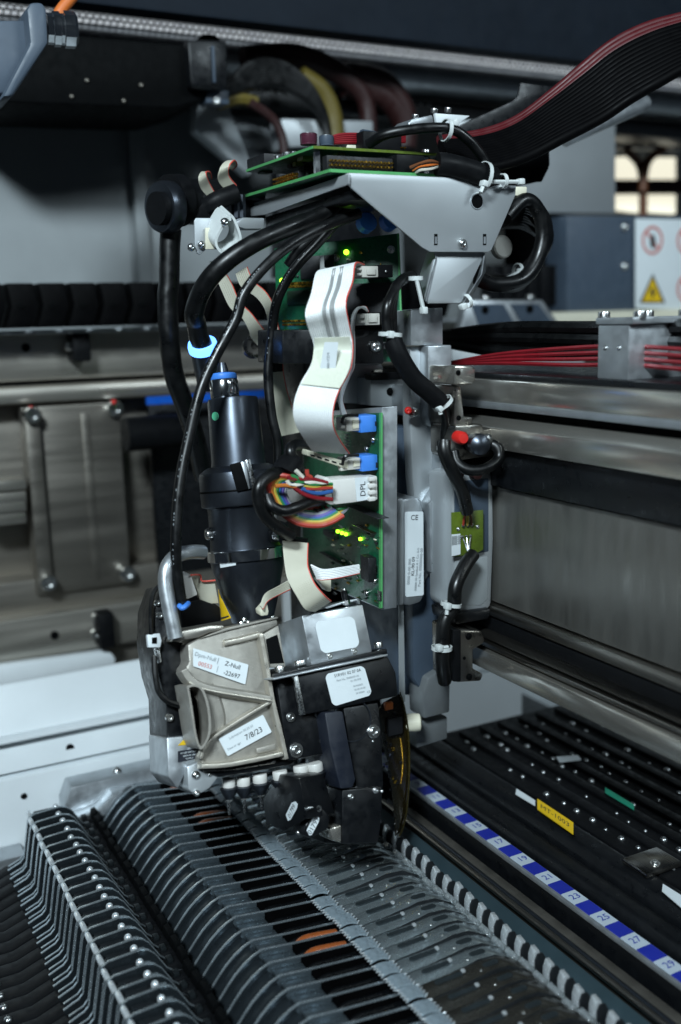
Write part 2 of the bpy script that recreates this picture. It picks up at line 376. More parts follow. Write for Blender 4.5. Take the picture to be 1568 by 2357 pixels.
# ------------------------------------------------------------------ far gantry beam (runs along X behind the head)
t = thing('gantry_beam', 'brown steel cross gantry beam bolted behind the head, left of the motor', 'beam', (.3, 1.02, -.33))
Y0 = 1.0
def band(name, v0, v1, y, mat, x0=-.3, x1=1.3, d=.08, parent=t, bev=.0015, u=0):
    return mesh(name, G().bb((x0, y, zY(v1, y, u)), (x1, y + d, zY(v0, y, u))), mat, parent, bev=bev)
band('top_lip', 762, 772, .965, 'alu', d=.1)
band('upper_face', 772, 880, 1.0, 'steel_x')
band('dark_groove', 880, 893, 1.012, 'black_metal')  # recessed black metal band
band('middle_face', 893, 935, .985, 'steel_x', bev=.006)
band('web', 935, 1345, 1.02, 'brown_steel')
band('lower_face', 1345, 1432, .992, 'brown_steel')
band('rail', 1432, 1532, .975, 'steel_x', x1=.75, bev=.002)
band('rail_lower_band', 1532, 1625, .99, 'brown_steel')  # brown steel band below the rail
def X_(u, v, y): return onY(u, v, y).x
plate('white_strip', [(-30, 1538), (235, 1501), (258, 1504), (268, 1518), (262, 1540), (-30, 1588)], YP(.962), .012, 'white_paint', t, bev=.002)
mp_ = thing('cover_plate', 'dull steel cover plate with four cap screws on the far gantry beam', 'plate', (.22, .99, -.2))
rbox('plate', 50, 938, 302, 1342, YP(.985), .02, 'brown_steel', mp_, bev=.002)
rbox('raised_rib', 56, 940, 122, 1345, YP(.976), .009, 'brown_steel', mp_, bev=.001)
rbox('side_rib', 205, 950, 215, 1335, YP(.9835), .002, 'brown_steel', mp_, bev=.0005)
for u, v in ((72, 955), (262, 940), (109, 1339), (290, 1318)):
    bolt_px(u, v, YP(.975 if u < 200 else .984), 19, mp_, kind='socket')
    if v < 1000: bolt_px(u, v - 15, YP(.972), 6, mp_, kind='dome', mat='red_paint', name='paint_mark')
for v in (1112, 1140, 1163, 1190): rbox('cooling_fin', -40, v, 62, v + 14, YP(.97), .03, 'steel_x', mp_, bev=.001)
for (u, v) in ((60, 800), (126, 1462)):
    p = onY(u, v, .9985 if v < 1000 else .974); g = G().lathe(p, (0, -1, 0), [(.004, -.002), (.004, .0008), (.0001, .0008)], 18); mesh('hole', g, 'black_deep', t)
for (u0, v0, u1, v1, y) in ((166, 764, 212, 831, .975), (226, 1416, 268, 1490, .955)):
    b_ = thing('stop_block', 'black rubber stop block with a screw on the %s of the far beam' % ('upper face' if v0 < 1000 else 'lower rail'), 'block', onY(u0, v1, y))
    rbox('block', u0, v0, u1, v1, YP(y), .03, 'black_plastic', b_, bev=.002)
    bolt_px(u0 - 7, (v0 + v1) / 2 + (0 if v0 < 1000 else 5), YP(y + .012), 11, b_)
    if v0 > 1000: bolt_px(u0 - 4, v0 + 4, YP(y + .012), 9, b_)
solo('blue_strip', 'bright blue adhesive strip on the far beam behind the motor', 'strip', G().bb((X_(338, 920, .96), .96, zY(932, .96, 340)), (X_(640, 905, .96), .963, zY(914, .96, 340))), 'blue_tape')
rb = onY(288, 1000, .95)
solo('round_buffer', 'short black cylinder lying behind the motor on the far beam', 'buffer', G().lathe(rb, (1, 0, 0), [(.0155, 0), (.0155, .001), (.0165, .002), (.0165, .055), (.015, .058)], 24), 'black_plastic')
# lower backing below the web: dark vertical sheets
solo('dark_cover', 'black sheet cover behind the black hose under the blue strip', 'cover', G().bb((X_(345, 960, .99), .99, zY(1330, .99, 345)), (.8, 1.0, zY(930, .99, 345))), 'black_metal', bev=.001)
# cable chain on top of the far beam
ch = thing('cable_chain', 'black plastic energy chain lying on the far gantry beam', 'cable chain', (.4, .97, zY(760, .97)))
zt, zl = zY(652, .95), zY(757, .95); lk = None; x = -.08
lm = G().prism([V((0, .95, zl)), V((.0225, .95, zl)), V((.029, .95, (zl + zt) / 2)), V((.0262, .95, zt)), V((.0035, .95, zt)), V((.0065, .95, (zl + zt) / 2))], (0, .05, 0))
for i in range(26):
    if lk is None:
        lk = mesh('chain_link', lm, 'bundle_black', ch, bev=.0012); o = lk
    else:
        o = bpy.data.objects.new('chain_link', lk.data); C.objects.link(o); o.parent = ch; OFF[o] = OFF[ch]
    o.location = (x + i * .0275, 0, 0)
    bolt(V((x + i * .0275 + .014, .9495, (zl + zt) / 2)), (0, -1, 0), .0035, ch, mat='black_deep', kind='washer', name='link_pin')
# overhead light strip
t = thing('light_strip', 'perforated metal light strip running under the dark hood', 'light strip', (.5, 1.0, .25))
a, b = onY(784, 70, .995).z, onY(784, 112, .995).z
mesh('perforated_cover', G().bb((-.3, .995, b), (1.6, 1.0, a)), 'perforated', t)
mesh('housing', G().lathe(V((-.3, 1.012, b - .018)), (1, 0, 0), [(.02, 0), (.02, 1.9)], 24), 'alu', t)
mesh('lower_rail', G().bb((-.3, 1.0, b - .062), (1.6, 1.05, b - .042)), 'black_metal', t, bev=.002)
for i in range(24):
    p = V((.40 + i * .0105, .9995, b - .046)); bolt(p, (0, -1, 0), .0018, t, kind='dome', name='rivet')
# black box carrier upper left
t = thing('carrier_housing', 'long black housing with small screws in the dim upper left corner', 'housing', (.3, .93, .15))
g = G().prism(poly([(-60, 60), (455, 105), (470, 75), (500, 78), (525, 110), (525, 200), (480, 225), (400, 250), (-60, 232)], YP(.93)), (0, .12, 0)); mesh('body', g, 'black_deep', t, bev=.003)
mesh('end_block', G().prism(poly([(432, 90), (524, 92), (526, 205), (440, 200)], YP(.915)), (0, .015, 0)), 'black_metal', t, bev=.003)
rbox('light_bar', 488, 105, 498, 190, YP(.912), .004, 'slate_paint', t)
for u, v in ((165, 222), (285, 232), (200, 185), (325, 196)): bolt_px(u, v, YP(.929), 5, t, kind='dome', mat='brown_steel')
# blue-grey arm with cable gland
t = thing('support_arm', 'blue-grey painted bracket arm holding a nickel cable gland', 'bracket', onY(30, 220, .78))
plate('web', [(-40, 46), (75, 46), (80, 80), (60, 150), (20, 215), (-40, 218)], YP(.79), .012, 'bluegrey_paint', t, bev=.002)
plate('flange', [(62, 22), (70, 5), (98, 4), (108, 20), (112, 98), (30, 222), (5, 224), (70, 100)], YP(.775), .05, 'bluegrey_paint', t, bev=.003)
p = onY(108, 66, .79); ax = V((1, -.12, .02))
mesh('cable_gland', G().lathe(p, ax, [(.0105, 0), (.0105, .004), (.0118, .0045), (.0118, .009), (.0105, .0095), (.0105, .0115), (.0125, .012), (.0125, .019), (.0105, .021), (.006, .021)], 10), 'chrome', t, ang=25)
cable('orange_cable', 'thin orange cable rising from the nickel cable gland', 'cable', [(128, 45, .80), (142, 22, .80), (160, 0, .80), (185, -30, .80)], .0042, 'orange')
# grey diagonal brace and light frame behind the boards
t = thing('brace_frame', 'grey welded brace and frame plates standing behind the circuit boards', 'frame', (.55, 1.05, .05))
plate('diagonal', [(455, 205), (530, 205), (530, 250), (585, 390), (575, 405), (450, 300)], YP(1.0), .02, 'zinc', t, bev=.002)
plate('gusset', [(500, 250), (660, 312), (655, 400), (585, 392)], YP(1.03), .02, 'alu', t, bev=.002)
plate('top_bar', [(648, 272), (860, 278), (860, 330), (655, 340)], YP(.96), .03, 'zinc', t, bev=.002)
plate('back_plate', [(640, 340), (880, 320), (880, 640), (640, 640)], YP(1.0), .02, 'black_metal', t, bev=.002)
rbox('clip', 474, 204, 528, 240, YP(.93), .02, 'slate_paint', t); bolt_px(497, 232, YP(.928), 8, t)
# looped cable bundle behind, top middle
t = thing('cable_loop', 'arching bundle of black and yellow hoses under the light strip', 'cable bundle', onY(700, 280, .96))
for i in range(9):
    k = i * 6
    mesh('hose', G().tube(path([(520, 205 + k * .2, .95), (575, 150 + k, .95), (640, 145 + k, .945), (705, 190 + k * .8, .94), (745, 260 + k * .35, .94), (755, 330, .94)]), .0042, 8, 6), 'black_cable', t)
mesh('yellow_sleeve', G().tube(path([(500, 240, .955), (550, 228, .955), (590, 236, .955)]), .006, 8, 5), 'yellow_dim', t)
mesh('yellow_hose', G().tube(path([(690, 175, .95), (740, 210, .95), (765, 265, .95), (772, 330, .95)]), .010, 10, 6), 'yellow_dim', t)
for i in range(3): mesh('red_hose', G().tube(path([(560, 140 - i * 6, .97), (680, 138 - i * 8, .97), (780, 175 - i * 6, .97), (840, 230, .97), (850, 330, .97)]), .009, 10, 6), 'dark_red_wire', t)
for i in range(2): mesh('red_hose', G().tube(path([(790, 170 + i * 22, .98), (880, 190 + i * 30, .98), (930, 260 + i * 20, .98), (930, 340, .98)]), .013, 10, 6), 'dark_red_wire', t)
mesh('hose', G().tube(path([(575, 235, .95), (625, 270, .95), (648, 310, .95), (655, 360, .95)]), .0045, 8, 5), 'dark_red_wire', t)
# ------------------------------------------------------------------ right background above the beam
t = thing('rear_cabinet', 'grey rear cabinet wall with a lit window behind the cables', 'cabinet', (1.1, 1.1, -.05))
YB = 1.1
plate('grey_panel', [(1040, 275), (1418, 285), (1418, 492), (1040, 488)], YP(.97), .01, 'zinc', t, bev=.002)
plate('dark_gap', [(1180, 488), (1318, 494), (1318, 700), (1180, 700)], YP(YB + .03), .02, 'black_deep', t, bev=0)
plate('upper_bar', [(1412, 285), (1570, 290), (1640, 345), (1412, 340)], YP(YB + .02), .02, 'slate_paint', t, bev=.002)
for q in ([(1412, 362), (1465, 358), (1478, 400), (1480, 490), (1412, 482)], [(1492, 380), (1500, 362), (1556, 362), (1556, 492), (1492, 488)]):
    plate('lit_window', q, YP(YB + .05), .01, 'cream_light', t, bev=.001)
plate('window_bar', [(1405, 413), (1640, 413), (1640, 446), (1405, 446)], YP(YB + .03), .01, 'dark_red_wire', t, bev=.001)
cable('window_hose', 'brown forked hose hanging in front of the lit window', 'hose', [(1440, 345, YB), (1470, 375, YB), (1480, 420, YB), (1480, 500, YB)], .006, 'wire_0')
cable('window_hose', 'brown hose curving right in front of the lit window', 'hose', [(1530, 340, YB - .01), (1495, 365, YB - .01), (1483, 400, YB - .01), (1480, 440, YB - .01)], .006, 'wire_0')
t = thing('blue_cabinet', 'slate blue cabinet door with screws left of the warning sign', 'cabinet', onY(1400, 720, .95))
plate('door', [(1306, 495), (1640, 497), (1640, 722), (1306, 720)], YP(.95), .04, 'slate_paint', t, bev=.003)
for v in (522, 612): bolt_px(1437, v, YP(.949), 10, t, kind='dome')
t = thing('warning_sign', 'white safety sign with red prohibition rings and a yellow hazard triangle', 'sign', onY(1520, 715, .944))
SP = YP(.944)
plate('board', [(1464, 503), (1660, 506), (1660, 714), (1464, 710)], SP, .002, 'label', t, bev=.0004)
def ring_sign(u, v, rpx):
    p = onP(u, v, off(SP, .0004)); r = rpx / ppm(p); g = G(); n = 28
    for k in range(n):
        a0, a1 = 2 * math.pi * k / n, 2 * math.pi * (k + 1) / n; d0, d1 = V((math.cos(a0), 0, math.sin(a0))), V((math.cos(a1), 0, math.sin(a1)))
        g.prism([p + d0 * r, p + d1 * r, p + d1 * r * .82, p + d0 * r * .82], (0, -.0003, 0))
    d = V((.7, 0, -.7)); s_ = V((.7, 0, .7)); g.prism([p + d * r * .84 + s_ * r * .09, p + d * r * .84 - s_ * r * .09, p - d * r * .84 - s_ * r * .09, p - d * r * .84 + s_ * r * .09], (0, -.0002, 0))
    mesh('prohibition_ring', g, 'sign_red', t)
    mesh('figure', G().lathe(p + V((0, 0, .2 * r)), (0, -1, 0), [(.2 * r, 0), (.2 * r, .0002)], 12).prism([p + V((-.25 * r, 0, .05 * r)), p + V((.3 * r, 0, .1 * r)), p + V((.2 * r, 0, -.6 * r)), p + V((-.15 * r, 0, -.5 * r))], (0, -.0002, 0)), 'print', t)
ring_sign(1502, 553, 32); ring_sign(1582, 553, 32); ring_sign(1582, 664, 32)
plate('hazard_triangle', [(1503, 630), (1532, 698), (1472, 698)], off(SP, .0005), .0003, 'print', t, bev=0)
plate('hazard_triangle', [(1503, 640), (1525, 694), (1479, 694)], off(SP, .0007), .0003, 'yellow_label', t, bev=0)
plate('bolt_mark', [(1500, 662), (1506, 662), (1504, 672), (1510, 672), (1500, 690), (1502, 677), (1496, 677)], off(SP, .0009), .0002, 'print', t, bev=0)
# white cast bracket on the far side of the beam
t = thing('cast_bracket', 'pale cast aluminium bracket with two bolted pockets above the beam', 'bracket', onY(1180, 790, .86))
BP = YP(.86)
plate('web', [(1075, 690), (1250, 690), (1312, 778), (1055, 784)], BP, .012, 'alu', t, bev=.002)
for q in ([(1085, 700), (1160, 700), (1195, 765), (1110, 768)], [(1175, 700), (1240, 700), (1285, 762), (1215, 765)]):
    plate('pocket', q, off(BP, .001), .002, 'slate_paint', t, bev=0)
plate('foot', [(1040, 768), (1320, 768), (1350, 840), (1040, 836)], off(BP, .02), .02, 'white_paint', t, bev=.002)
for u, v in ((1117, 713), (1220, 711)): bolt_px(u, v, off(BP, .002), 9, t, mat='black_deep', kind='washer', name='bolt_hole')
for u, v in ((1117, 692), (1220, 690)): bolt_px(u, v, (BP[0], V((0, -.3, 1))), 11, t)
solo('guide_bar', 'pale horizontal guide bar behind the cast bracket under the blue cabinet', 'bar', G().bb((X_(1270, 750, .93), .93, zY(790, .93, 1400)), (1.6, .96, zY(715, .93, 1400))), 'cream_plastic', bev=.006)
solo('ribbed_bellows', 'dark ribbed bellows behind the coiled cables', 'bellows', (lambda g: [g.bb((X_(1130, 680, .97) + i * .018, .97, zY(705, .97, 1200)), (X_(1130, 680, .97) + i * .018 + .014, .99, zY(610, .97, 1200))) for i in range(14)] and g)(G()), 'black_plastic', bev=.001)
# ------------------------------------------------------------------ main gantry beam (along Y, right)
t = thing('main_beam', 'long steel gantry beam with polished linear rails carrying the head', 'beam', (.45, .4, -.25))
def bnd(name, v0, v1, x, mat, y0=.05, y1=.70, bev=.0008, xb=.49):
    z0, z1 = onX(1568, v0, x).z, onX(1568, v1, x).z
    return mesh(name, G().bb((x, y0, z1), (xb, y1, z0)), mat, t, bev=bev)
bnd('top_cover', 884, 903, .4035, 'black_metal')
bnd('linear_rail', 903, 969, .400, 'polished')
bnd('rail_edge', 969.5, 990, .3985, 'alu')
bnd('seal_gap', 990, 1010, .408, 'black_deep')
zA, zB = onX(1568, 1011, .404).z, onX(1568, 1043, .396).z; zC = onX(1568, 1105, .396).z
mesh('lower_linear_rail', G().prism([V((.404, .05, zA)), V((.396, .05, zB)), V((.396, .05, zC)), V((.49, .05, zC)), V((.49, .05, zA))], (0, .65, 0)), 'polished', t, bev=.0006)
bnd('black_web', 1106, 1213, .402, 'black_metal')
bnd('beam_panel', 1214, 1550, .406, 'panel_steel')
bnd('panel_joint', 1550, 1562, .409, 'black_deep')
bnd('ledge', 1562, 1600, .402, 'steel', bev=.003)
bnd('rubber_strip', 1600, 1641, .404, 'black_plastic')
zA, zB = onX(1568, 1641, .402).z, onX(1568, 1668, .394).z
mesh('rail_shoulder', G().prism([V((.402, .05, zA)), V((.394, .05, zB)), V((.49, .05, zB)), V((.49, .05, zA))], (0, .65, 0)), 'steel', t, bev=.0006)
bnd('groove', 1668, 1680, .398, 'black_metal'); bnd('groove_lip', 1680, 1694, .393, 'steel'); bnd('groove', 1694, 1706, .397, 'black_metal')
bnd('bottom_rail', 1706, 1763, .391, 'polished', bev=.0015)
# cables and clamp on the beam
zt = onX(1568, 884, .41).z
for i in range(5):
    solo('beam_cable', 'black cable lying along the top of the main beam', 'cable', G().tube([V((.445 + .004 * (i % 2), y, zt + .030 - i * .0045 + .0015 * math.sin(9 * y + i))) for y in (.1, .2, .3, .4, .5, .6)] + [V((.42, .66, zt + .022))], .0042, 8, 4), 'black_cable', 'black cables along the main beam')
for i in range(4):
    pts = [V((.425, .1 + .05 * k, zt + .017 - i * .0035 + (.0015 if k % 2 else 0))) for k in range(9)] + [V((.42, .57, zt + .012 - i * .002)), V((.415, .63, zt + .004))]
    solo('red_cable', 'thin red wire lying along the top of the main beam', 'wire', G().tube(pts, .0014, 6, 4), 'red_wire', 'red wires along the main beam')
t = thing('cable_clamp', 'machined aluminium clamp block with red marked screws on the main beam', 'clamp', onX(1430, 880, .405))
xk = .412; pa, pb = onX(1374, 875, xk), onX(1445, 878, xk)
ztop = onX(1376, 748, xk).z
mesh('block', G().bb((xk, pb.y, pa.z - .002), (xk + .05, pa.y, ztop)), 'alu', t, bev=.001)
mesh('cap_plate', G().bb((xk - .001, pb.y - .004, ztop + .0003), (xk + .052, pa.y + .001, ztop + .004)), 'alu', t, bev=.0006)
for k, (dx, dy) in enumerate(((.006, .012), (.006, -.012), (.04, .012), (.04, -.012))): bolt(V((xk + dx, (pa.y + pb.y) / 2 + dy * 1.2, ztop + .004)), (0, 0, 1), .0035, t)
for u, v in ((1393, 801), (1425, 801)): bolt_px(u, v, XP(xk - .0001), 6, t, kind='washer')
for i in range(5):
    s_ = thing('marked_screw', 'socket screw daubed with red paint standing on the beam top', 'screw', (.455, .34 - i * .034, ztop - .004), 'red marked screws on the beam')
    bolt(V((.455, .34 - i * .034, ztop + .003)), (0, 0, 1), .0042, s_, name='head'); mesh('shank', G().lathe(V((.455, .34 - i * .034, ztop - .004)), (0, 0, 1), [(.0024, 0), (.0024, .007)], 12), 'red_paint', s_)
solo('screw_bar', 'dark bar under the row of red marked screws on the beam', 'bar', G().bb((.445, .06, ztop - .012), (.47, .36, ztop - .0045)), 'black_metal', bev=.001)
# ------------------------------------------------------------------ right lower: number rail, black tray, white floor
t = thing('number_rail', 'blue and white numbered position strip beside the feeder tips', 'rail', (.395, .5, -.372))
zs = -.36; first = None
mesh('carrier', G().bb((.3885, .20, -.364), (.4025, .80, zs - .0006)), 'alu', t, bev=.0008)
mesh('carrier_base', G().bb((.3890, .20, -.404), (.402, .80, -.3642)), 'black_metal', t)
for k in range(0, 33):
    n = 33 - k; y = .377 + (29 - n) * .01325
    odd = n % 2
    c = mesh('number_cell' if odd else 'blue_cell', G().bb((.3905, y - .00655, zs - .0006), (.4012, y + .00655, zs)), 'strip_white' if odd else 'strip_blue', t)
    if odd and n > 0: text(str(n), V((.396, y, zs)), V((1, 0, 0)), V((0, 1, 0)), .0075, 'strip_blue', c)
struct('machine_bed', G().bb((.345, .1, -.43), (.66, 1.2, -.405)), 'black_metal', bev=.001)
t = thing('bed_channel', 'dark channel with a rounded tube lip between feeder tips and number strip', 'channel', (.365, .5, -.405))
mesh('sloped_panel', G().prism([V((.347, .15, -.383)), V((.366, .15, -.374)), V((.366, .15, -.404)), V((.347, .15, -.404))], (0, .5, 0)), 'teal_panel', t, bev=.0008)
mesh('tube_lip', G().tube([V((.3685, .15, -.3715)), V((.3685, .65, -.3715))], .0022, 12, 1), 'steel', t)
mesh('tube_lip', G().tube([V((.3735, .15, -.3725)), V((.3735, .65, -.3725))], .0018, 12, 1), 'black_satin', t)
mesh('floor_strip', G().bb((.3755, .15, -.404), (.3838, .65, -.373)), 'brown_steel', t, bev=.0005)
t = thing('channel_covers', 'pair of long black rounded cover ridges beside the number strip', 'cover', (.43, .5, -.405))
mesh('ridge', G().prism([V((.407, .1, -.404)), V((.407, .1, -.362)), V((.411, .1, -.357)), V((.423, .1, -.357)), V((.427, .1, -.361)), V((.427, .1, -.404))], (0, .75, 0)), 'black_metal', t, bev=.003)
mesh('ridge', G().prism([V((.428, .1, -.404)), V((.4285, .1, -.360)), V((.433, .1, -.353)), V((.446, .1, -.350)), V((.449, .1, -.355)), V((.449, .1, -.404))], (0, .75, 0)), 'black_metal', t, bev=.003)
tr = thing('component_tray', 'black tray module dotted with rows of shiny contact pins below the beam', 'tray', (.55, .5, -.41))
TZ = -.352
yk0, yk1 = .33, .70
mesh('tray_plate', G().bb((.450, .10, -.404), (.66, yk1, TZ)), 'black_plastic', tr, bev=.002)
pinm = None
for i in range(9):
    x = .460 + i * .0205 + .002 * random.random()
    mesh('channel', G().bb((x + .006, .12, TZ), (x + .014, yk1 - .01, TZ + .003)), 'black_plastic', tr, bev=.0008)
    for k in range(26):
        if random.random() < .15: continue
        y = .30 + k * .0155 + random.uniform(-.003, .003)
        if y > yk1 - .02: continue
        o = bolt(V((x + random.uniform(-.001, .003), y, TZ)), (0, 0, 1), random.choice((.0014, .0019, .0026)), tr, kind='dome', name='contact_pin', mat='tin')
def flat_tag(name, quad, z, mat, parent, s=None):
    q = poly(quad, ZP(z)); o = mesh(name, G().prism(q, (0, 0, -.0006)), mat, parent)
    if s: text(s, (q[0] + q[2]) / 2, (q[1] - q[0]), (q[0] - q[3]), (q[0] - q[3]).length * .55, 'print', o)
    return o
flat_tag('yellow_label', [(1237, 1838), (1320, 1893), (1320, 1920), (1237, 1862)], TZ + .0045, 'yellow_label', tr, 'MT-1003')
flat_tag('green_tag', [(1393, 1812), (1460, 1852), (1460, 1864), (1393, 1824)], TZ + .0045, 'green_tag', tr)
flat_tag('white_label', [(1189, 1815), (1232, 1842), (1232, 1854), (1187, 1827)], TZ + .0045, 'label', tr)
flat_tag('white_label', [(1526, 2034), (1600, 2080), (1600, 2115), (1524, 2050)], TZ + .0045, 'label', tr)
plate('pale_square', [(1280, 1742), (1330, 1738), (1338, 1748), (1288, 1754)], ZP(TZ + .0045), .0006, 'label', tr, bev=0)
mesh('end_bracket', G().box(onZ(1500, 1985, TZ + .003), (.03, .022, .004)), 'steel', tr, bev=.001); bolt_px(1508, 1988, ZP(TZ + .005), 12, tr, kind='washer')
struct('white_deck', G().bb((.665, .2, -.45), (1.7, 1.2, -.42)), 'white_paint', bev=.002)
struct('white_rear_panel', G().bb((.40, .86, -.6), (1.7, .90, -.26)), 'white_paint', bev=.002)
# ================================================================== FEEDER BANK
struct('feeder_table', G().bb((-.25, .1, -.50), (.344, .785, -.44)), 'black_deep')
t = thing('end_block', 'grey machined aluminium end block at the far end of the feeder row', 'block', (.2, .775, -.44))
mesh('block', G().prism([V((.150, .772, -.44)), V((.150, .772, -.372)), V((.156, .772, -.358)), V((.24, .772, -.358)), V((.30, .772, -.358)), V((.30, .772, -.44))], (0, .022, 0)), 'alu', t, bev=.0012)
mesh('shelf', G().prism([V((.150, .7575, -.44)), V((.150, .7575, -.378)), V((.172, .7575, -.376)), V((.185, .7575, -.366)), V((.3, .7575, -.366)), V((.3, .7575, -.44))], (0, .0143, 0)), 'alu', t, bev=.001)
bolt(V((.196, .783, -.358)), (0, 0, 1), .004, t, kind='dome')
PITCH = .0129
PR = [(.099, -.3935), (.1085, -.3895), (.1112, -.3865), (.1160, -.3600), (.1175, -.3560), (.1215, -.3540), (.1405, -.3528), (.1450, -.3543), (.1490, -.3580), (.1555, -.3690), (.1605, -.3735), (.1680, -.3755),
      (.1720, -.3742), (.1770, -.3680), (.1830, -.3612), (.1890, -.3560), (.1945, -.3528), (.2000, -.3506), (.2190, -.3530), (.2520, -.3562), (.2650, -.3572)]
def prof(pts, x1, zb, y0, w_):
    return G().prism([V((x, y0, z)) for x, z in pts] + [V((x1, y0, zb)), V((pts[0][0] + .012, y0, zb))], (0, w_, 0))
def make_feeder():
    f = thing('tape_feeder', 'x', 'tape feeder', (.22, 0, -.44))
    sp = mesh('side_plate', prof(PR[:19], .219, -.43, 0, .0015), 'feeder_face', f)
    mesh('tape_rail', prof(PR[18:], .265, -.43, 0, .0015), 'bundle_black', f)
    mesh('painted_edge_light', G().strip([[V((x, -.0001, z + .0002)), V((x, .0008, z + .0003)), V((x, .0016, z + .0002))] for x, z in PR], .0005), 'feeder_metal', sp)  # pale strip paints the lit top edge; plate sides are coloured darker
    ridge = [(.119, -.400), (.1225, -.3625), (.125, -.3585), (.1400, -.3573), (.1480, -.3610), (.1550, -.3730)]
    mesh('ridge_body', prof(ridge, .155, -.43, .0016, .0112), 'feeder_dark', f, bev=.0003)  # dark colour stands in for the shade between the riser plates
    mesh('inner_plate', prof([(.1005, -.3940), (.1095, -.3905), (.1125, -.3870), (.1170, -.3615), (.1190, -.3575), (.1230, -.3560), (.1260, -.3565)], .1260, -.42, .0068, .0013), 'feeder_face', f)
    mesh('painted_edge_light', G().strip([[V((x, .0067, z + .0002)), V((x, .0082, z + .0002))] for x, z in [(.1005, -.3940), (.1095, -.3905), (.1125, -.3870), (.1170, -.3615), (.1190, -.3575)]], .0005), 'feeder_metal', sp)  # same painted edge highlight on the inner plate
    body = [(.1552, -.3720), (.1605, -.3772), (.1690, -.3790), (.1730, -.3772), (.1780, -.3702), (.1838, -.3634), (.1896, -.3582), (.1950, -.3550), (.1990, -.3545)]
    mesh('body', prof(body, .199, -.43, .0016, .0112), 'feeder_face', f, bev=.0003)
    mesh('tape_bed', G().bb((.1992, .0016, -.43), (.2500, .0127, -.3620)), 'feeder_dark', f)
    # ridge block: rounded front lip and dark pocket
    mesh('front_lip', G().tube([V((.1187, .0030, -.3568)), V((.1185, .0050, -.3560)), V((.1185, .0100, -.3560)), V((.1187, .0118, -.3568))], .0019, 10, 3), 'finger', f)
    mesh('pocket', G().bb((.1225, .0034, -.3590), (.1355, .0118, -.3568)), 'feeder_dark', f, bev=.0004)
    mesh('rear_rib', G().prism([V((.1405, .0045, -.3560)), V((.1450, .0045, -.3570)), V((.1500, .0045, -.3625)), V((.1500, .0045, -.3665)), V((.1405, .0045, -.3605))], (0, .0050, 0)), 'feeder_metal', f, bev=.0005)
    bolt(V((.1385, .0074, -.3552)), (0, 0, 1), .0023, f, kind='dome', name='screw', mat='finger', h=.0028)
    cn = mesh('connector', G().bb((.1540, .0032, -.3850), (.1700, .0114, -.3705)), 'black_plastic', f, bev=.0006)
    mesh('connector_latch', G().bb((.1575, .0050, -.3705), (.1610, .0100, -.3675)), 'feeder_body', cn, bev=.0004)
    mesh('connector_clip', G().prism([V((.1645, .0018, -.3705)), V((.1655, .0018, -.3655)), V((.1690, .0018, -.3645)), V((.1700, .0018, -.3705))], (0, .0102, 0)), 'black_deep', cn, bev=.0004)
    mesh('guide_tab', G().prism([V((.1995, -.0012, -.3502)), V((.2185, -.0012, -.3525)), V((.2185, -.0012, -.3610)), V((.2010, -.0012, -.3595)), V((.1975, -.0012, -.3530))], (0, .0011, 0)), 'tab_metal', f, bev=.0003)
    mesh('tab_top', G().prism([V((.2000, .0016, -.3530)), V((.2188, .0016, -.3552)), V((.2188, .0016, -.3600)), V((.2000, .0016, -.3580))], (0, .0100, 0)), 'tab_metal', f, bev=.0004)
    mesh('rear_body', G().prism([V((.015, .0005, -.43)), V((.015, .0005, -.4015)), V((.085, .0005, -.4005)), V((.0985, .0005, -.3955)), V((.115, .0005, -.3935)), V((.115, .0005, -.43))], (0, .0116, 0)), 'black_plastic', f, bev=.0006)
    bolt(V((.070, .006, -.4008)), (0, 0, 1), .0026, f, kind='dome', name='screw')
    for k, (y, r, dz) in enumerate(((.0052, .0026, 0), (.0100, .0018, -.0006))):
        mesh('tape_strip', G().tube([V((.2190, y, -.3580 + dz - .004)), V((.2255, y, -.3580 + dz)), V((.2380, y, -.3590 + dz)), V((.2525, y, -.3598 + dz))], r, 10, 3), 'tape_black', f)
    # clear peel film with pinked ends
    N = 8; top = []; bot = []
    for k in range(N + 1):
        y = .0008 + .0112 * k / N; dx = .0021 if k % 2 else 0
        top.append((.2505 + dx * .9, y)); bot.append((.2625 + dx, y))
    rows = []
    for s_ in range(6):
        q = s_ / 5; rows.append([V((a[0] + (b[0] - a[0]) * q, a[1], -.3535 + .0016 * math.sin(math.pi * q) - .001 * q + (.0006 if k % 2 else 0))) for k, (a, b) in enumerate(zip(top, bot))])
    pf = mesh('peel_film', G().strip(rows, .0005), 'film', f, ang=60)
    for rr in (rows[0], rows[-1]): mesh('film_edge_glint', G().tube([p + V((0, 0, .0004)) for p in rr], .00042, 5, 1), 'finger', pf)  # bright beads stand in for the sparkle along the film ends
    # pressed cover plate
    prof_c = [(.2640, -.3575), (.2680, -.3560), (.2950, -.3553), (.3050, -.3545), (.3150, -.3550), (.3230, -.3572), (.3290, -.3608), (.3340, -.3650)]
    rows = [[V((x, .0004 + .0118 * j / 4, z + (.0007 if j in (1, 2, 3) else 0))) for j in range(5)] for x, z in prof_c]
    cp = mesh('cover_plate', G().strip(rows, .0011), 'cover_light', f, ang=50)
    mesh('under_block', G().bb((.2655, .0006, -.43), (.334, .0118, -.3672)), 'feeder_dark', f, bev=.0006)
    mesh('support', G().bb((.268, .002, -.3672), (.320, .0104, -.3580)), 'feeder_dark', f)
    def slot(x0, x1, y, z, wd):
        g = G(); pts = []
        for k in range(9):
            a = math.pi / 2 + math.pi * k / 8; pts.append(V((x0 + wd * math.cos(a), y + wd * math.sin(a), z)))
        for k in range(9):
            a = -math.pi / 2 + math.pi * k / 8; pts.append(V((x1 + wd * math.cos(a), y + wd * math.sin(a), z)))
        return g.prism(pts, (0, 0, -.0006))
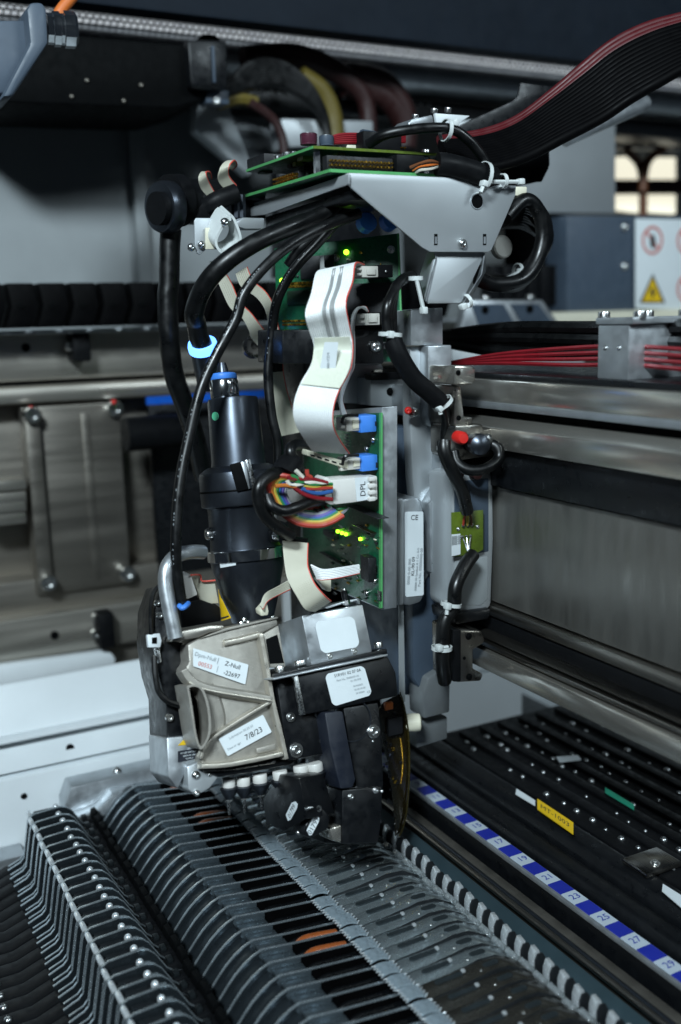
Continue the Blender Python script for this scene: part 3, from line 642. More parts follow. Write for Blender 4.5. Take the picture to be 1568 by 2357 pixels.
    mesh('slot', slot(.2745, .2895, .0078, -.3535, .0017), 'slot_dark', f)
    mesh('slot', slot(.3060, .3125, .0066, -.3530, .0019), 'slot_dark', f)
    mesh('tape_guide', G().prism([V((.2660, -.0003, -.3565)), V((.2990, -.0003, -.3540)), V((.3060, -.0003, -.3528)), V((.3180, -.0003, -.3540)), V((.3300, -.0003, -.3605)), V((.3300, -.0003, -.3670)), V((.2660, -.0003, -.3670))], (0, .0012, 0)), 'feeder_dark', f, bev=.0003)
    mesh('catch', G().box((.2915, .0078, -.3526), (.0022, .0026, .0016)), 'finger', f, bev=.0005)
    bolt(V((.3010, .0040, -.3537)), (0, 0, 1), .0009, f, kind='dome', name='glint_dot')  # steel dot added as the white highlight on the cover plate
    # clear end clip and bright pick finger
    mesh('end_clip', G().prism([V((.3300, .0015, -.3690)), V((.3300, .0015, -.3620)), V((.3335, .0015, -.3590)), V((.3370, .0015, -.3630)), V((.3370, .0015, -.3690))], (0, .0088, 0)), 'clear', f, bev=.0005)
    mesh('finger', G().prism([V((.3360, .0030, -.3720)), V((.3364, .0030, -.3580)), V((.3382, .0030, -.3535)), V((.3412, .0030, -.3540)), V((.3424, .0030, -.3590)), V((.3424, .0030, -.3720))], (.0014, .0066, 0)), 'finger', f, bev=.0006)
    mesh('finger_shade_plate', G().prism([V((.3368, .0014, -.3740)), V((.3370, .0014, -.3585)), V((.3386, .0014, -.3550)), V((.3425, .0014, -.3552)), V((.3446, .0014, -.3590)), V((.3450, .0014, -.3740))], (.0002, .0014, 0)), 'feeder_dark', f, bev=.0003)  # dark plate standing in for the finger's shaded front side
    mesh('end_base', G().bb((.3345, .0004, -.43), (.3455, .0122, -.3722)), 'feeder_dark', f, bev=.0005)
    return f
fd0 = make_feeder(); parts0 = list(fd0.children)
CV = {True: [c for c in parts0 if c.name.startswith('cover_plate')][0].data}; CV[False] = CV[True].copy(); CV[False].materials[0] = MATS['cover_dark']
GRP = 'tape feeders mounted side by side'
BROWN = {12: 'near', 11: 'second', 25: 'far', 26: 'far2', 30: 'end'}
NF = 32
for i in range(NF):
    y = .342 + i * PITCH
    if i == 0: f = fd0
    else:
        f = fd0.copy(); C.objects.link(f)
        for ch in parts0:
            c = ch.copy(); C.objects.link(c); c.parent = f
            for gch in ch.children: d = gch.copy(); C.objects.link(d); d.parent = c
    f.location = (.22 + random.uniform(-.0006, .0006), y, -.4455 + random.uniform(-.0008, .0008))
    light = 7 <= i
    f['label'] = 'grey tape feeder with pale slotted cover plate and black tape' if light else 'grey tape feeder with dark brownish slotted cover plate and black tape'
    f['group'] = GRP
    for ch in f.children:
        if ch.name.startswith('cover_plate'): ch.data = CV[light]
    if i in BROWN:
        for ch in f.children:
            if ch.name.startswith('tape_strip') and ch.data.name != 'tape_strip.001':
                g = G().tube([V((.2245, .0052, -.3590)), V((.2290, .0052, -.3565)), V((.2380, .0052, -.3572)), V((.2500, .0052, -.3590))], .0029, 10, 3)
                OFF[f] = V((.22, 0, -.44))
                mesh('brown_tape', g, 'tape_brown', f); break
        f['label'] = {12: 'tape feeder with amber brown tape, beside another brown taped feeder on its far side', 11: 'tape feeder with amber brown tape, between an all black feeder and another brown taped one',
                      25: 'tape feeder with brown tape under the nozzles of the head', 26: 'tape feeder with brown tape just behind the nozzles, beside the aluminium sensor block', 30: 'tape feeder with brown tape near the far end block'}[i]
# ================================================================== CARRIAGE
t = thing('head_carriage', 'tall machined aluminium carriage plate riding on the beam rails', 'carriage', onY(1000, 1640, .58))
CA = YP(.578)
plate('upper_block', [(946, 714), (1020, 708), (1020, 795), (946, 795)], YP(.582), .03, 'alu', t, bev=.0008)
plate('front_plate', [(985, 796), (1040, 794), (1042, 1168), (1040, 1336), (1022, 1338), (992, 1318), (988, 1160), (1012, 1120), (1013, 1002), (1004, 985), (992, 980), (986, 960)], CA, .012, 'alu', t, bev=.001)
plate('left_flange', [(944, 798), (984, 798), (984, 960), (1010, 1004), (1010, 1118), (986, 1160), (990, 1320), (975, 1345), (950, 1100), (944, 960)], YP(.588), .01, 'zinc', t, bev=.001)
plate('lower_leg', [(990, 1322), (1030, 1345), (1036, 1420), (1012, 1450), (1004, 1500), (1004, 1560), (975, 1600), (952, 1560), (950, 1330)], YP(.590), .012, 'slate_paint', t, bev=.0012)
plate('leg_foot', [(985, 1562), (1012, 1545), (1037, 1570), (1036, 1640), (976, 1655), (974, 1600)], YP(.583), .02, 'mid_grey', t, bev=.0015)
plate('data_plate', [(960, 1662), (1030, 1650), (1030, 1700), (960, 1722)], YP(.592), .015, 'mid_grey', t, bev=.0008)
plate('side_casting', [(1040, 1090), (1138, 1080), (1140, 1240), (1134, 1400), (1110, 1412), (1062, 1415), (1040, 1400)], YP(.554), .03, 'zinc', t, bev=.004)
plate('casting_pocket', [(1048, 1290), (1124, 1280), (1124, 1380), (1108, 1395), (1060, 1395), (1048, 1388)], YP(.5535), .003, 'grey_paint', t, bev=.001)
plate('casting_pocket', [(1048, 1108), (1126, 1100), (1126, 1270), (1048, 1285)], YP(.5535), .002, 'slate_paint', t, bev=.001)
plate('casting_foot', [(1046, 1412), (1132, 1400), (1128, 1425), (1050, 1440)], YP(.55), .03, 'black_metal', t, bev=.002)
# bearing blocks
def bearing(pts, y, d, mat='polished', holes=()):
    p = plate('bearing_block', pts, YP(y), d, mat, t, bev=.0015)
    for u, v, r in holes: bolt_px(u, v, YP(y - .0002), r, t, mat='black_deep', kind='washer', name='bolt_hole')
bearing([(1046, 842), (1088, 842), (1096, 850), (1096, 876), (1088, 886), (1046, 886)], .542, .03, holes=[(1055, 858, 6)])
bearing([(1046, 888), (1062, 888), (1070, 960), (1090, 960), (1086, 988), (1046, 988)], .55, .03, 'steel', holes=[(1056, 962, 6)])
bearing([(1048, 980), (1112, 976), (1114, 988), (1156, 980), (1158, 1046), (1060, 1060), (1048, 1050)], .546, .03, 'steel')
bearing([(1050, 1452), (1064, 1450), (1110, 1452), (1116, 1470), (1116, 1480), (1090, 1496), (1090, 1540), (1114, 1552), (1108, 1568), (1052, 1572)], .539, .03, 'steel', holes=[(1079, 1465, 8), (1080, 1558, 8), (1069, 1515, 4)])
plate('wiper', [(1044, 1450), (1062, 1450), (1062, 1570), (1044, 1570)], YP(.536), .02, 'black_plastic', t, bev=.001)
# red capped valve
p = onY(1098, 1022, .536)
mesh('knob', G().lathe(p, (-.35, -1, .05), [(.0062, -.008), (.0068, 0), (.0072, .004), (.0064, .0085), (.0035, .0105), (.0001, .011)], 22), 'black_satin', t)
p = onY(1062, 1008, .538); mesh('red_cap', G().lathe(p, (-.2, -1, 0), [(.0042, -.006), (.0042, .002), (.003, .004), (.0001, .0042)], 18), 'red_paint', t)
for u, v in ((1055, 1090), (1098, 1090)): p = onY(u, v, .548); mesh('red_cap', G().lathe(p, (0, -1, 0), [(.004, -.004), (.004, .001), (.0001, .002)], 14), 'dark_red_wire', t)
mesh('hose_loop', G().tube(path([(1125, 1020, .536), (1145, 1030, .532), (1148, 1055, .53), (1120, 1078, .53), (1080, 1082, .534), (1052, 1065, .539), (1044, 1040, .542)]), .0036, 10, 7), 'black_cable', t)
mesh('hose_nut', G().lathe(onY(1118, 1012, .534), (0, -1, .2), [(.0035, -.003), (.0035, .003), (.002, .004)], 8), 'tin', t)
for u, v, r in ((1000, 1296, 7), (1003, 1316, 6), (999, 1043, 4)): bolt_px(u, v, CA, r, t, kind='dome')
for u, v in ((943, 876), (943, 945)):
    s_ = thing('clamp_screw', ('steel clamp screw with red paint mark between the black sleeve and grey clamp' if v < 900 else 'steel clamp screw with red paint mark just above the control board plate'), 'screw', onY(u, v, .57))
    bolt_px(u + 10, v + 4, (onY(u + 10, v + 4, .58), V((-1, -.5, 0))), 11, s_, name='head'); bolt_px(u - 3, v, (onY(u, v, .578), V((-.6, -1, 0))), 9, s_, kind='dome', mat='red_paint', name='paint_mark')
t2 = thing('side_clamp', 'grey machined clamp block hanging between green board and carriage', 'clamp', onY(880, 960, .61))
plate('body', c_ := [c4(440, 855), c4(720, 850), c4(740, 890), c4(650, 900), c4(640, 1150), c4(440, 1140)], YP(.64), .02, 'zinc', t2, bev=.001)
plate('jaw', [c4(640, 955), c4(870, 955), c4(900, 1010), c4(905, 1180), c4(880, 1180), c4(800, 1170), c4(640, 1160)], YP(.62), .02, 'grey_paint', t2, bev=.001)
plate('cap', [c4(640, 930), c4(700, 915), c4(880, 910), c4(880, 965), c4(650, 975)], YP(.615), .01, 'black_plastic', t2, bev=.001)
plate('end', [c4(905, 1010), c4(970, 1010), c4(1010, 1090), c4(1005, 1240), c4(930, 1240), c4(905, 1180)], YP(.60), .03, 'alu', t2, bev=.002)
bolt_px(*c4(785, 1055), YP(.6195), 9, t2, mat='black_deep', kind='washer', name='bolt_hole'); bolt_px(*c4(572, 1055), YP(.6395), 4, t2, mat='black_deep', kind='washer', name='bolt_hole')
# dark backing column that closes the view behind the control board
solo('column_core', 'dark steel core column behind the control board and drive box', 'column', G().bb((onY(700, 900, .70).x, .70, -.33), (.398, .74, -.01)), 'black_metal', bev=.002)
solo('rear_duct', 'dark box duct between the carriage column and control board', 'duct', G().prism(poly([(915, 985), (985, 985), (985, 1340), (955, 1600), (915, 1600)], YP(.605)), (0, .08, 0)), 'slate_paint', bev=.001)
# drive box with CE plate
t = thing('drive_box', 'slim rounded aluminium drive box carrying the tall CE data label', 'electronics box', onY(945, 1395, .575))
plate('case', [(917, 1150), (960, 1144), (972, 1152), (976, 1180), (976, 1375), (968, 1388), (945, 1395), (917, 1392)], YP(.574), .05, 'alu', t, bev=.003)
plate('side_rim', [(914, 1148), (932, 1146), (932, 1394), (914, 1396)], YP(.572), .02, 'zinc', t, bev=.002)
qd = [(932, 1178), (974, 1177), (975, 1370), (933, 1374)]
sticker('data_label', qd, off(YP(.574), .0002), t, [('CE', .5, .93, .085)] + [('|' , .0, .0, .0)][:0] + [
    ('0000 0-00 000', .2, .30, .052, 'print_grey', 1), ('KL-90 09', .42, .36, .06, 'print', 1), ('00000 00 Symbol A 1 Co. KG', .62, .32, .042, 'print_grey', 1), ('Part No. 00000000-00', .82, .34, .05, 'print_grey', 1)], rc=.001)
# ================================================================== SENSOR BOARD + HARNESS
t = thing('sensor_board', 'small olive green sensor board with red and yellow leads on the carriage side', 'circuit board', onY(1080, 1280, .549))
BPn = YP(.549)
plate('board', [(1041, 1180), (1113, 1174), (1113, 1265), (1095, 1275), (1042, 1282)], BPn, .0016, 'pcb_olive', t, bev=.0003)
plate('paper_label', [c5(1285, 575), c5(1340, 570), c5(1340, 700), c5(1285, 712)], off(BPn, .0008), .0004, 'label', t, bev=0)
for k in range(4): text('0000-00', onP(*c5(1312, 590 + 14 * k), off(BPn, .0009)), V((1, 0, 0)), V((0, 0, 1)), .0022, 'print', t)
for u, v in (c5(1325, 540), c5(1448, 525)): bolt_px(u, v, BPn, 5, t, kind='washer')
for k in range(3):
    p = onP(*c5(1355 + 27 * k, 518 - 3 * k), off(BPn, .001)); mesh('solder_pad', G().lathe(p, (0, -1, 0), [(.0012, 0), (.001, .0008), (.0001, .001)], 10), 'tin', t)
    p = onP(*c5(1350 + 25 * k, 588 - 3 * k), off(BPn, .001)); mesh('solder_pad', G().lathe(p, (0, -1, 0), [(.0010, 0), (.0008, .0008), (.0001, .001)], 10), 'tin', t)
for k, m_ in enumerate(('wire_1', 'wire_3', 'wire_0')): mesh('lead', G().tube(path([(*c5(1380, 430), .539), (*c5(1365 + 20 * k, 465), .544), (*c5(1357 + 26 * k, 515), .5475)]), .0008, 6, 4), m_, t)
for k in range(3): mesh('bare_lead', G().tube(path([(*c5(1352 + 26 * k, 590), .548), (*c5(1372 + 12 * k, 640), .546), (*c5(1390 + 4 * k, 690), .544), (*c5(1420, 700), .544)]), .0005, 6, 4), 'tin', t)
cable('sensor_cable', 'black cable dropping from the harness to the olive sensor board', 'cable', [(*c4(1180, 1420), .532), (*c5(1240, 60), .53), (*c5(1290, 180), .53), (*c5(1350, 300), .534), (*c5(1382, 430), .54)], .0042)
cable('sensor_cable', 'black cable leaving the bottom of the olive sensor board down the carriage', 'cable', [(*c5(1420, 700), .542), (*c5(1370, 770), .538), (*c5(1310, 900), .534), (*c5(1295, 1030), .534), (*c5(1240, 1120), .534), (*c5(1225, 1260), .534), (*c5(1225, 1400), .534), (*c5(1240, 1500), .539)], .0046)
GH = 'black harness cables at the carriage'
for k in range(3):
    d = k * 14; yy = .552 + .003 * k
    cable('harness_cable', 'black cable of the bundle curving from the bracket down the carriage column', 'cable',
          [(*c4(945 + d * .4, 200), yy + .02), (*c4(860 - d, 240 + d), yy + .01), (*c4(770 + d * 1.2, 400), yy), (*c4(755 + d * 1.6, 540), yy), (*c4(780 + d, 640), yy), (*c4(850 + d, 780), yy), (*c4(960 + d, 950), yy), (*c4(1090 + d * .8, 1060), yy), (*c4(1165 + d, 1150), yy), (*c4(1195 + d * 1.4, 1260), yy + .004), (*c4(1185 + d * 1.4, 1360), yy + .008), (*c4(1190 + d, 1460), yy + .012)], .0031, group=GH)
mesh_sleeve = cable('harness_sleeve', 'rough black fabric sleeve around the harness on the carriage', 'sleeve', [(*c4(800, 670), .551), (*c4(850, 790), .549), (*c4(950, 950), .549), (*c4(1060, 1050), .549), (*c4(1150, 1130), .55)], .0060, 'black_plastic', n=14)
tie(*c4(785, 635), .552, .0068, (.1, 0, 1), 'white cable tie at the top of the black sleeve beside the green board')
tie(*c4(1170, 1140), .552, .0066, (.6, 0, -.8), 'white cable tie at the lower end of the black sleeve', head=(-8, 12), tail=(-4, 26))
tie(*c4(1205, 1470), .56, .0064, (0, 0, 1), 'white cable tie beside the red capped valve', head=(-14, -2), tail=(20, 4))
tie(*c5(1280, 1015), .534, .0062, (.2, 0, 1), 'white cable tie below the olive sensor board', head=(-8, 4), tail=(-10, 24))
tie(*c5(1222, 1290), .534, .0062, (.05, 0, 1), 'white cable tie above the carriage foot', head=(-6, 0), tail=(14, -2))
# ================================================================== HEAD BRACKET
t = thing('head_bracket', 'folded sheet metal bracket with round hole above the ribbon cable', 'bracket', onY(1000, 575, .56))
KP = YP(.555)
o = plate('front_sheet', [c2(170, 425), c2(190, 418), c2(975, 455), c2(1000, 470), c2(1010, 490), c2(1245, 500), c2(1240, 560), c2(1090, 905), c2(1070, 920), c2(700, 918), c2(650, 890), c2(205, 515), c2(175, 480)], KP, .0018, 'zinc', t, bev=.0006)
p = onP(*c2(995, 600), KP); r = 44 * .3646 / ppm(p)
mesh('hole', G().lathe(p + V((0, .0004, 0)), (0, -1, 0), [(r, 0), (r, .0008), (r * .01, .0008)], 28), 'black_deep', t)
g = G(); n = 28
for k in range(n):
    a0, a1 = 2 * math.pi * k / n, 2 * math.pi * (k + 1) / n; d0, d1 = V((math.cos(a0), 0, math.sin(a0))), V((math.cos(a1), 0, math.sin(a1)))
    g.prism([p + d0 * r * 1.1, p + d1 * r * 1.1, p + d1 * r * .98, p + d0 * r * .98], (0, -.0006, 0))
mesh('hole_rim', g, 'alu', t)
for cx in (737, 1045):
    plate('slot', [c2(cx - 10, 805), c2(cx + 10, 805), c2(cx + 10, 875), c2(cx - 10, 875)], off(KP, .0003), .0006, 'black_deep', t, bev=0)
    plate('slot_tab', [c2(cx - 6, 822), c2(cx + 7, 822), c2(cx + 7, 866), c2(cx - 6, 866)], off(KP, .0006), .0006, 'alu', t, bev=0)
bolt_px(*c2(905, 865), off(KP, .001), 11, t, kind='dome')
# side flange along Y
xa = onP(*c2(172, 425), KP).x
fl = [onX(*q, xa) for q in (c1(1500, 440), c1(1560, 440), c1(1510, 520), c1(910, 760), c1(775, 745), c1(780, 700))]
sideg = G().prism([onX(*q, xa) for q in (c1(1522, 440), c1(1520, 520), c1(910, 745), c1(770, 760), c1(775, 700))], (.0016, 0, 0)); mesh('side_flange', sideg, 'zinc', t, bev=.0005)
topz = onP(*c2(190, 420), KP).z - .0015
mesh('tray', G().bb((xa + .002, .557, topz - .0016), (onP(*c2(1200, 500), KP).x, .72, topz)), 'zinc', t, bev=.0004)
# under-tray dark rail
solo('tray_rail', 'black rail under the sheet metal tray above the thick hose', 'rail', G().prism([onX(*q, xa + .006) for q in (c1(1540, 560), c1(910, 760), c1(910, 860), c1(1240, 720), c1(1540, 640))], (.05, 0, 0)), 'black_metal', bev=.001)
# neck
nk = [c2(735, 918), c2(1045, 918), c2(1040, 950), c2(905, 1235), c2(890, 1243), c2(690, 1245), c2(672, 1215)]
plate('neck', nk, YP(.560), .003, 'zinc', t, bev=.001)
g = G().prism([onY(*c2(735, 918), .559), onY(*c2(745, 960), .559), onY(*c2(680, 1230), .559), onY(*c2(668, 1190), .575), onY(*c2(640, 1080), .58), onY(*c2(690, 920), .575)], (-.0012, 0, 0)); mesh('neck_flange', g, 'alu', t)
g = G().prism([onY(*c2(1040, 925), .5585), onY(*c2(1020, 1060), .5585), onY(*c2(905, 1240), .5585), onY(*c2(935, 1240), .57), onY(*c2(1045, 1040), .57)], (.0010, 0, 0)); mesh('neck_flange', g, 'alu', t)
tie(*c2(610, 1085), .558, .004, (0, 0, 1), 'long white cable tie hanging left of the bracket neck with a square eye', head=(18, 74), tail=(2, 4))
tie(*c2(935, 1230), .56, .004, (1, 0, .4), 'white cable tie head right of the bracket neck', head=(-10, 12))
tie(*c2(1030, 450), .553, .0095, (1, 0, -.25), 'white cable tie above the round bracket hole', head=(4, 14), tail=(-4, 34))
tie(*c2(1160, 470), .552, .004, (1, 0, .05), 'white cable tie lying on the bracket top edge', head=(40, 2), tail=(-24, 2))
tie(*c2(800, 150), .562, .0062, (1, 0, -.1), 'white cable tie around the arched black cable on the upper board', head=(20, -16), tail=(26, -24))
# coiled cables to the right
GC = 'coiled black cables beside the bracket'
for k in range(9):
    y = .575 + .010 * k; s_ = k * 7
    cable('coiled_cable', 'black cable of the coil bulging out right of the bracket', 'cable',
          [(1165 - s_ * .3, 500 + s_ * .2, y), (1205, 462 + s_ * .9, y), (1236 + (k % 3) * 5, 480 + s_, y), (1250 + (k % 4) * 3, 535 + s_ * .4, y), (1236 - s_ * .2, 600 + s_ * .1, y), (1200 - s_ * .5, 645 + (k % 3) * 4, y), (1140, 655 - s_ * .2, y), (1100, 640 - s_ * .3, y)], .0052, group=GC, n=10)
solo('white_spacer', 'pale plastic disc caught inside the coiled cables', 'spacer', G().lathe(onY(1150, 570, .60), (0, -1, .1), [(.0080, 0), (.0080, .004), (.007, .005)], 24), 'grey_plastic')
solo('yellow_spacer', 'pale yellow block right of the bracket corner', 'spacer', G().prism(poly([c2(1238, 505), c2(1315, 505), c2(1312, 560), c2(1240, 565)], YP(.575)), (0, .02, 0)), 'cream_plastic', bev=.001)
tie(*c2(1255, 1040), .60, .005, (1, 0, 0), 'pale cable tie under the coiled cables', head=(6, 0), tail=(-60, 34))
# white clip bracket at left
cl = thing('cable_clip', 'white nylon loop clip screwed to the tray corner', 'cable clip', onY(*c1(640, 1030), .64))
g = G(); pts = [c1(640, 760), c1(560, 900), c1(550, 970), c1(590, 1025), c1(640, 1035), c1(700, 1000), c1(728, 920), c1(690, 800), c1(655, 750), c1(650, 790)]
P3 = spline([onY(*q, .64) for q in pts], 5); rows = [[p + V((0, k * .009, k * .004)) for k in range(3)] for p in P3]
mesh('loop', G().strip(rows, .0016), 'nylon', cl); bolt_px(*c1(612, 800), YP(.638), 10, cl, kind='dome')
t3 = thing('corner_bracket', 'small bent steel corner bracket holding the white cable clip', 'bracket', onY(*c1(480, 1000), .66))
plate('upright', [c1(388, 790), c1(400, 768), c1(545, 770), c1(540, 1000), c1(475, 1000), c1(430, 1040), c1(408, 1030), c1(390, 960)], YP(.655), .002, 'zinc', t3, bev=.0005)
plate('shelf', [c1(690, 800), c1(745, 765), c1(905, 770), c1(900, 850), c1(760, 850), c1(700, 830)], YP(.65), .012, 'zinc', t3, bev=.0008)
plate('white_foot', [c1(470, 840), c1(560, 840), c1(560, 1000), c1(470, 1000)], YP(.652), .002, 'cream_plastic', t3, bev=.0005)
for u, v in (c1(365, 985), c1(440, 965)): bolt_px(u, v, YP(.653), 9, t3, mat='tin', kind='dome')
# black knuckle and standpipe at far left
kn = thing('pipe_elbow', 'fat black plastic elbow fitting left of the circuit boards', 'fitting', onY(*c1(200, 870), .70))
ax = V((1, .35, .05))
mesh('flange', G().lathe(onY(*c1(150, 690), .70), ax, [(.007, -.003), (.0165, -.0025), (.0175, 0), (.0175, .007), (.016, .009), (.014, .010)], 30), 'black_satin', kn)
mesh('cap', G().lathe(onY(*c1(130, 700), .695), ax, [(.007, -.0032), (.011, -.003), (.011, .002)], 26), 'black_plastic', kn)
mesh('barrel', G().lathe(onY(*c1(250, 640), .71), ax, [(.0175, -.006), (.0178, .004), (.0150, .006), (.0150, .045), (.012, .047)], 28), 'black_plastic', kn)
mesh('arm', G().bb(onY(*c1(330, 780), .70), onY(*c1(760, 640), .74)), 'black_plastic', kn, bev=.003)
for u, v in (c1(690, 585), c1(585, 640)): bolt_px(u, v, YP(.66), 9, kn, kind='dome')
mesh('link', G().tube(path([(*c1(480, 690), .665), (*c1(560, 640), .66), (*c1(700, 585), .658)]), .0062, 10, 4), 'black_plastic', kn)
for cx in (600, 690, 730): mesh('post', G().tube(path([(*c1(cx, 600), .665), (*c1(cx + 4, 770), .665)]), .0032, 8, 2), 'black_satin', kn)
cable('standpipe', 'thick black pipe dropping from the elbow fitting behind the motor', 'pipe', [(*c1(215, 850), .71), (*c1(205, 1000), .71), (*c1(200, 1250), .71), (386, 690, .71), (390, 780, .71), (400, 860, .715), (428, 940, .72), (450, 1010, .73), (470, 1100, .74)], .0073, n=16)
# small ribbon loops
ribbon('ribbon_loop', [((*c1(560, 625), .68), (*c1(520, 640), .68)), ((*c1(500, 520), .675), (*c1(440, 560), .675)), ((*c1(470, 440), .67), (*c1(418, 480), .67)), ((*c1(500, 432), .68), (*c1(440, 432), .68)), ((*c1(515, 480), .69), (*c1(470, 450), .69))], .0009, 'ribbon_cream', red=-1, wires=5, label='small grey flat cable loop nearer the black elbow', cat='ribbon cable')
ribbon('ribbon_loop', [((*c1(695, 530), .67), (*c1(625, 570), .67)), ((*c1(640, 460), .665), (*c1(565, 500), .665)), ((*c1(640, 390), .66), (*c1(570, 420), .66)), ((*c1(680, 345), .665), (*c1(610, 360), .665)), ((*c1(700, 380), .68), (*c1(660, 350), .68)), ((*c1(670, 415), .69), (*c1(640, 400), .69))], .0009, 'ribbon_cream', red=-1, wires=5, label='small grey flat cable loop taller of the two beside the boards', cat='ribbon cable')
# ================================================================== CIRCUIT BOARDS ON THE TRAY
def pins_y(name, x, y0, y1, z, n, parent, d=(-1, 0, 0), ln=.004, rows=2, dz=.0026):
    g = G()
    for i in range(n):
        for r in range(rows): g.box(V((x, y0 + (y1 - y0) * i / (n - 1), z + r * dz)) + V(d) * ln / 2, (ln if d[0] else .0009, .0009 if d[0] else ln, .0009))
    o = mesh(name, g, 'gold', parent); o['kind'] = 'stuff'; return o
def pins_x(name, x0, x1, y, z, n, parent, ln=.003, rows=2, dz=.0026):
    g = G()
    for i in range(n):
        for r in range(rows): g.box(V((x0 + (x1 - x0) * i / (n - 1), y - ln / 2, z + r * dz)), (.0010, ln, .0010))
    o = mesh(name, g, 'gold', parent); o['kind'] = 'stuff'; return o
lb = thing('circuit_board', 'lower green board of the stack lying on the sheet metal tray', 'circuit board', onY(850, 400, .60))
A = onY(*c1(1385, 410), .563); xl = A.x; zl = A.z; yl = onX(*c1(750, 655), xl).y; xr = onY(*c2(985, 430), .563).x
mesh('board', G().bb((xl, .563, zl - .0018), (xr, yl, zl)), 'pcb', lb, bev=.0002)
mesh('edge', G().bb((xl - .0006, .5628, zl - .0017), (xl - .0001, yl, zl + .0001)), 'pcb_edge', lb)
mesh('edge', G().bb((xl, .5622, zl - .0017), (xr, .5629, zl + .0001)), 'pcb_edge', lb)
hx0, hx1 = onY(*c2(70, 360), .566).x, onY(*c2(450, 385), .566).x
mesh('pin_header', G().bb((hx0 - .002, .5665, zl + .0003), (hx1 + .002, .5725, zl + .0085)), 'chip', lb, bev=.0004)
pins_x('header_pins', hx0, hx1, .5665, zl + .0028, 17, lb)
mesh('socket', G().bb((hx1 + .004, .565, zl + .0003), (hx1 + .024, .58, zl + .011)), 'black_plastic', lb, bev=.0005)
ya, yb = onX(*c1(1105, 480), xl).y, onX(*c1(960, 540), xl).y
mesh('pin_header', G().bb((xl + .0045, ya, zl + .0003), (xl + .010, yb, zl + .0065)), 'chip', lb, bev=.0004)
pins_y('header_pins', xl + .0045, ya, yb, zl + .0018, 13, lb)
mesh('chip', G().bb((xl + .02, yb, zl + .0003), (xl + .05, yl - .01, zl + .004)), 'chip', lb, bev=.0004)
ub = thing('circuit_board', 'upper green board of the stack carrying the maroon capacitor', 'circuit board', onY(850, 350, .60))
A = onY(*c1(1262, 238), .578); xu = A.x; zu = A.z; yu = onX(*c1(775, 470), xu).y; xur = onY(*c2(770, 305), .578).x
mesh('board', G().bb((xu, .578, zu - .0018), (xur, yu, zu)), 'pcb_dark', ub, bev=.0002)
mesh('edge', G().bb((xu - .0005, .5778, zu - .0016), (xu - .0001, yu, zu)), 'pcb_edge', ub)
mesh('edge', G().bb((xu, .5772, zu - .0016), (xur, .5779, zu)), 'pcb_olive', ub)
for i in range(26):                                    # parts hanging under the upper board
    x, y = random.uniform(xu + .004, xur - .01), random.uniform(.584, yu - .01); mesh('surface_part', G().bb((x, y, zu - .0018 - random.uniform(.001, .003)), (x + random.uniform(.003, .009), y + random.uniform(.003, .009), zu - .0018)), random.choice(['chip', 'chip', 'tin', 'pcb_olive']), ub)
mesh('standoff', G().lathe(V((xu + .006, .584, zl)), (0, 0, 1), [(.0028, 0), (.0028, zu - zl - .002)], 6), 'chrome', ub, ang=20)
mesh('standoff', G().lathe(V((xur - .008, .5835, zl)), (0, 0, 1), [(.0028, 0), (.0028, zu - zl - .002)], 6), 'chrome', ub, ang=20)
bolt(V((xur - .008, .5835, zu)), (0, 0, 1), .0028, ub)
def can(u, v0, v1, rpx, y, mat):
    a, b = onY(u, v1, y), onY(u, v0, y); r = rpx / ppm(a); h = (b - a).length
    o = mesh('capacitor', G().lathe(a, (0, 0, 1), [(r * .97, 0), (r, h * .04), (r * .94, h * .12), (r, h * .2), (r, h * .95), (r * .9, h), (r * .88, h * .985), (.0001, h * .985)], 24), mat, ub)
    mesh('top', G().lathe(a + V((0, 0, h)), (0, 0, 1), [(r * .88, -.0003), (r * .88, .0002), (.0001, .0002)], 20), 'tin', o)
can(*(711, 308, 334), 20, .595, 'maroon')
can(752, 313, 336, 17, .60, 'slate_paint')
for (u, v0, v1, r_) in ((662, 352, 366, 13), (640, 360, 375, 9), (676, 350, 362, 10)): can(u, v0, v1, r_, .645, 'tin')
mesh('terminal', G().bb((xu + .004, .66, zu), (xu + .03, .69, zu + .008)), 'chip', ub, bev=.0005); mesh('terminal', G().bb((xu + .035, .60, zu), (xu + .06, .63, zu + .006)), 'cream_plastic', ub, bev=.0005)
mesh('terminal', G().bb((xur - .05, .59, zu), (xur - .022, .61, zu + .013)), 'black_plastic', ub, bev=.0005)
for u in (520, 540): bolt_px(*c2(u, 262), YP(.582), 3, ub, mat='gold', kind='dome', name='solder_joint')
GR = 'red wires on the upper board'
for k in range(5): cable('board_wire', 'thin red wire arching over the upper circuit board', 'wire', [(*c2(60, 205 + k * 7), .60), (*c2(130, 180 + k * 12), .60), (*c2(250, 178 + k * 12), .60), (*c2(330, 195 + k * 9), .60), (*c2(420, 170 + k * 14), .605), (*c2(540, 190 + k * 8), .61)], .0012, 'red_wire', GR, n=6, sm=4)
solo('ferrite', 'dark sleeve clamped round the red wires on the upper board', 'sleeve', G().tube(path([(*c2(265, 200), .598), (*c2(350, 215), .598)]), .0055, 10, 2), 'slate_paint')
cable('arched_cable', 'black cable arching over the upper board and down to the bracket corner', 'cable', [(*c2(310, 240), .585), (*c2(400, 185), .575), (*c2(520, 155), .568), (*c2(700, 135), .562), (*c2(840, 145), .56), (*c2(940, 210), .558), (*c2(1010, 290), .557), (*c2(1060, 370), .557), (*c2(1105, 450), .558), (*c2(1120, 520), .565)], .0031)
cable('sleeved_cable', 'thick black sleeved cable on the lower board ending in bare leads', 'cable', [(*c2(745, 365), .558), (*c2(830, 375), .556), (*c2(930, 400), .555), (*c2(1020, 430), .555), (*c2(1090, 450), .56)], .0072, 'black_plastic')
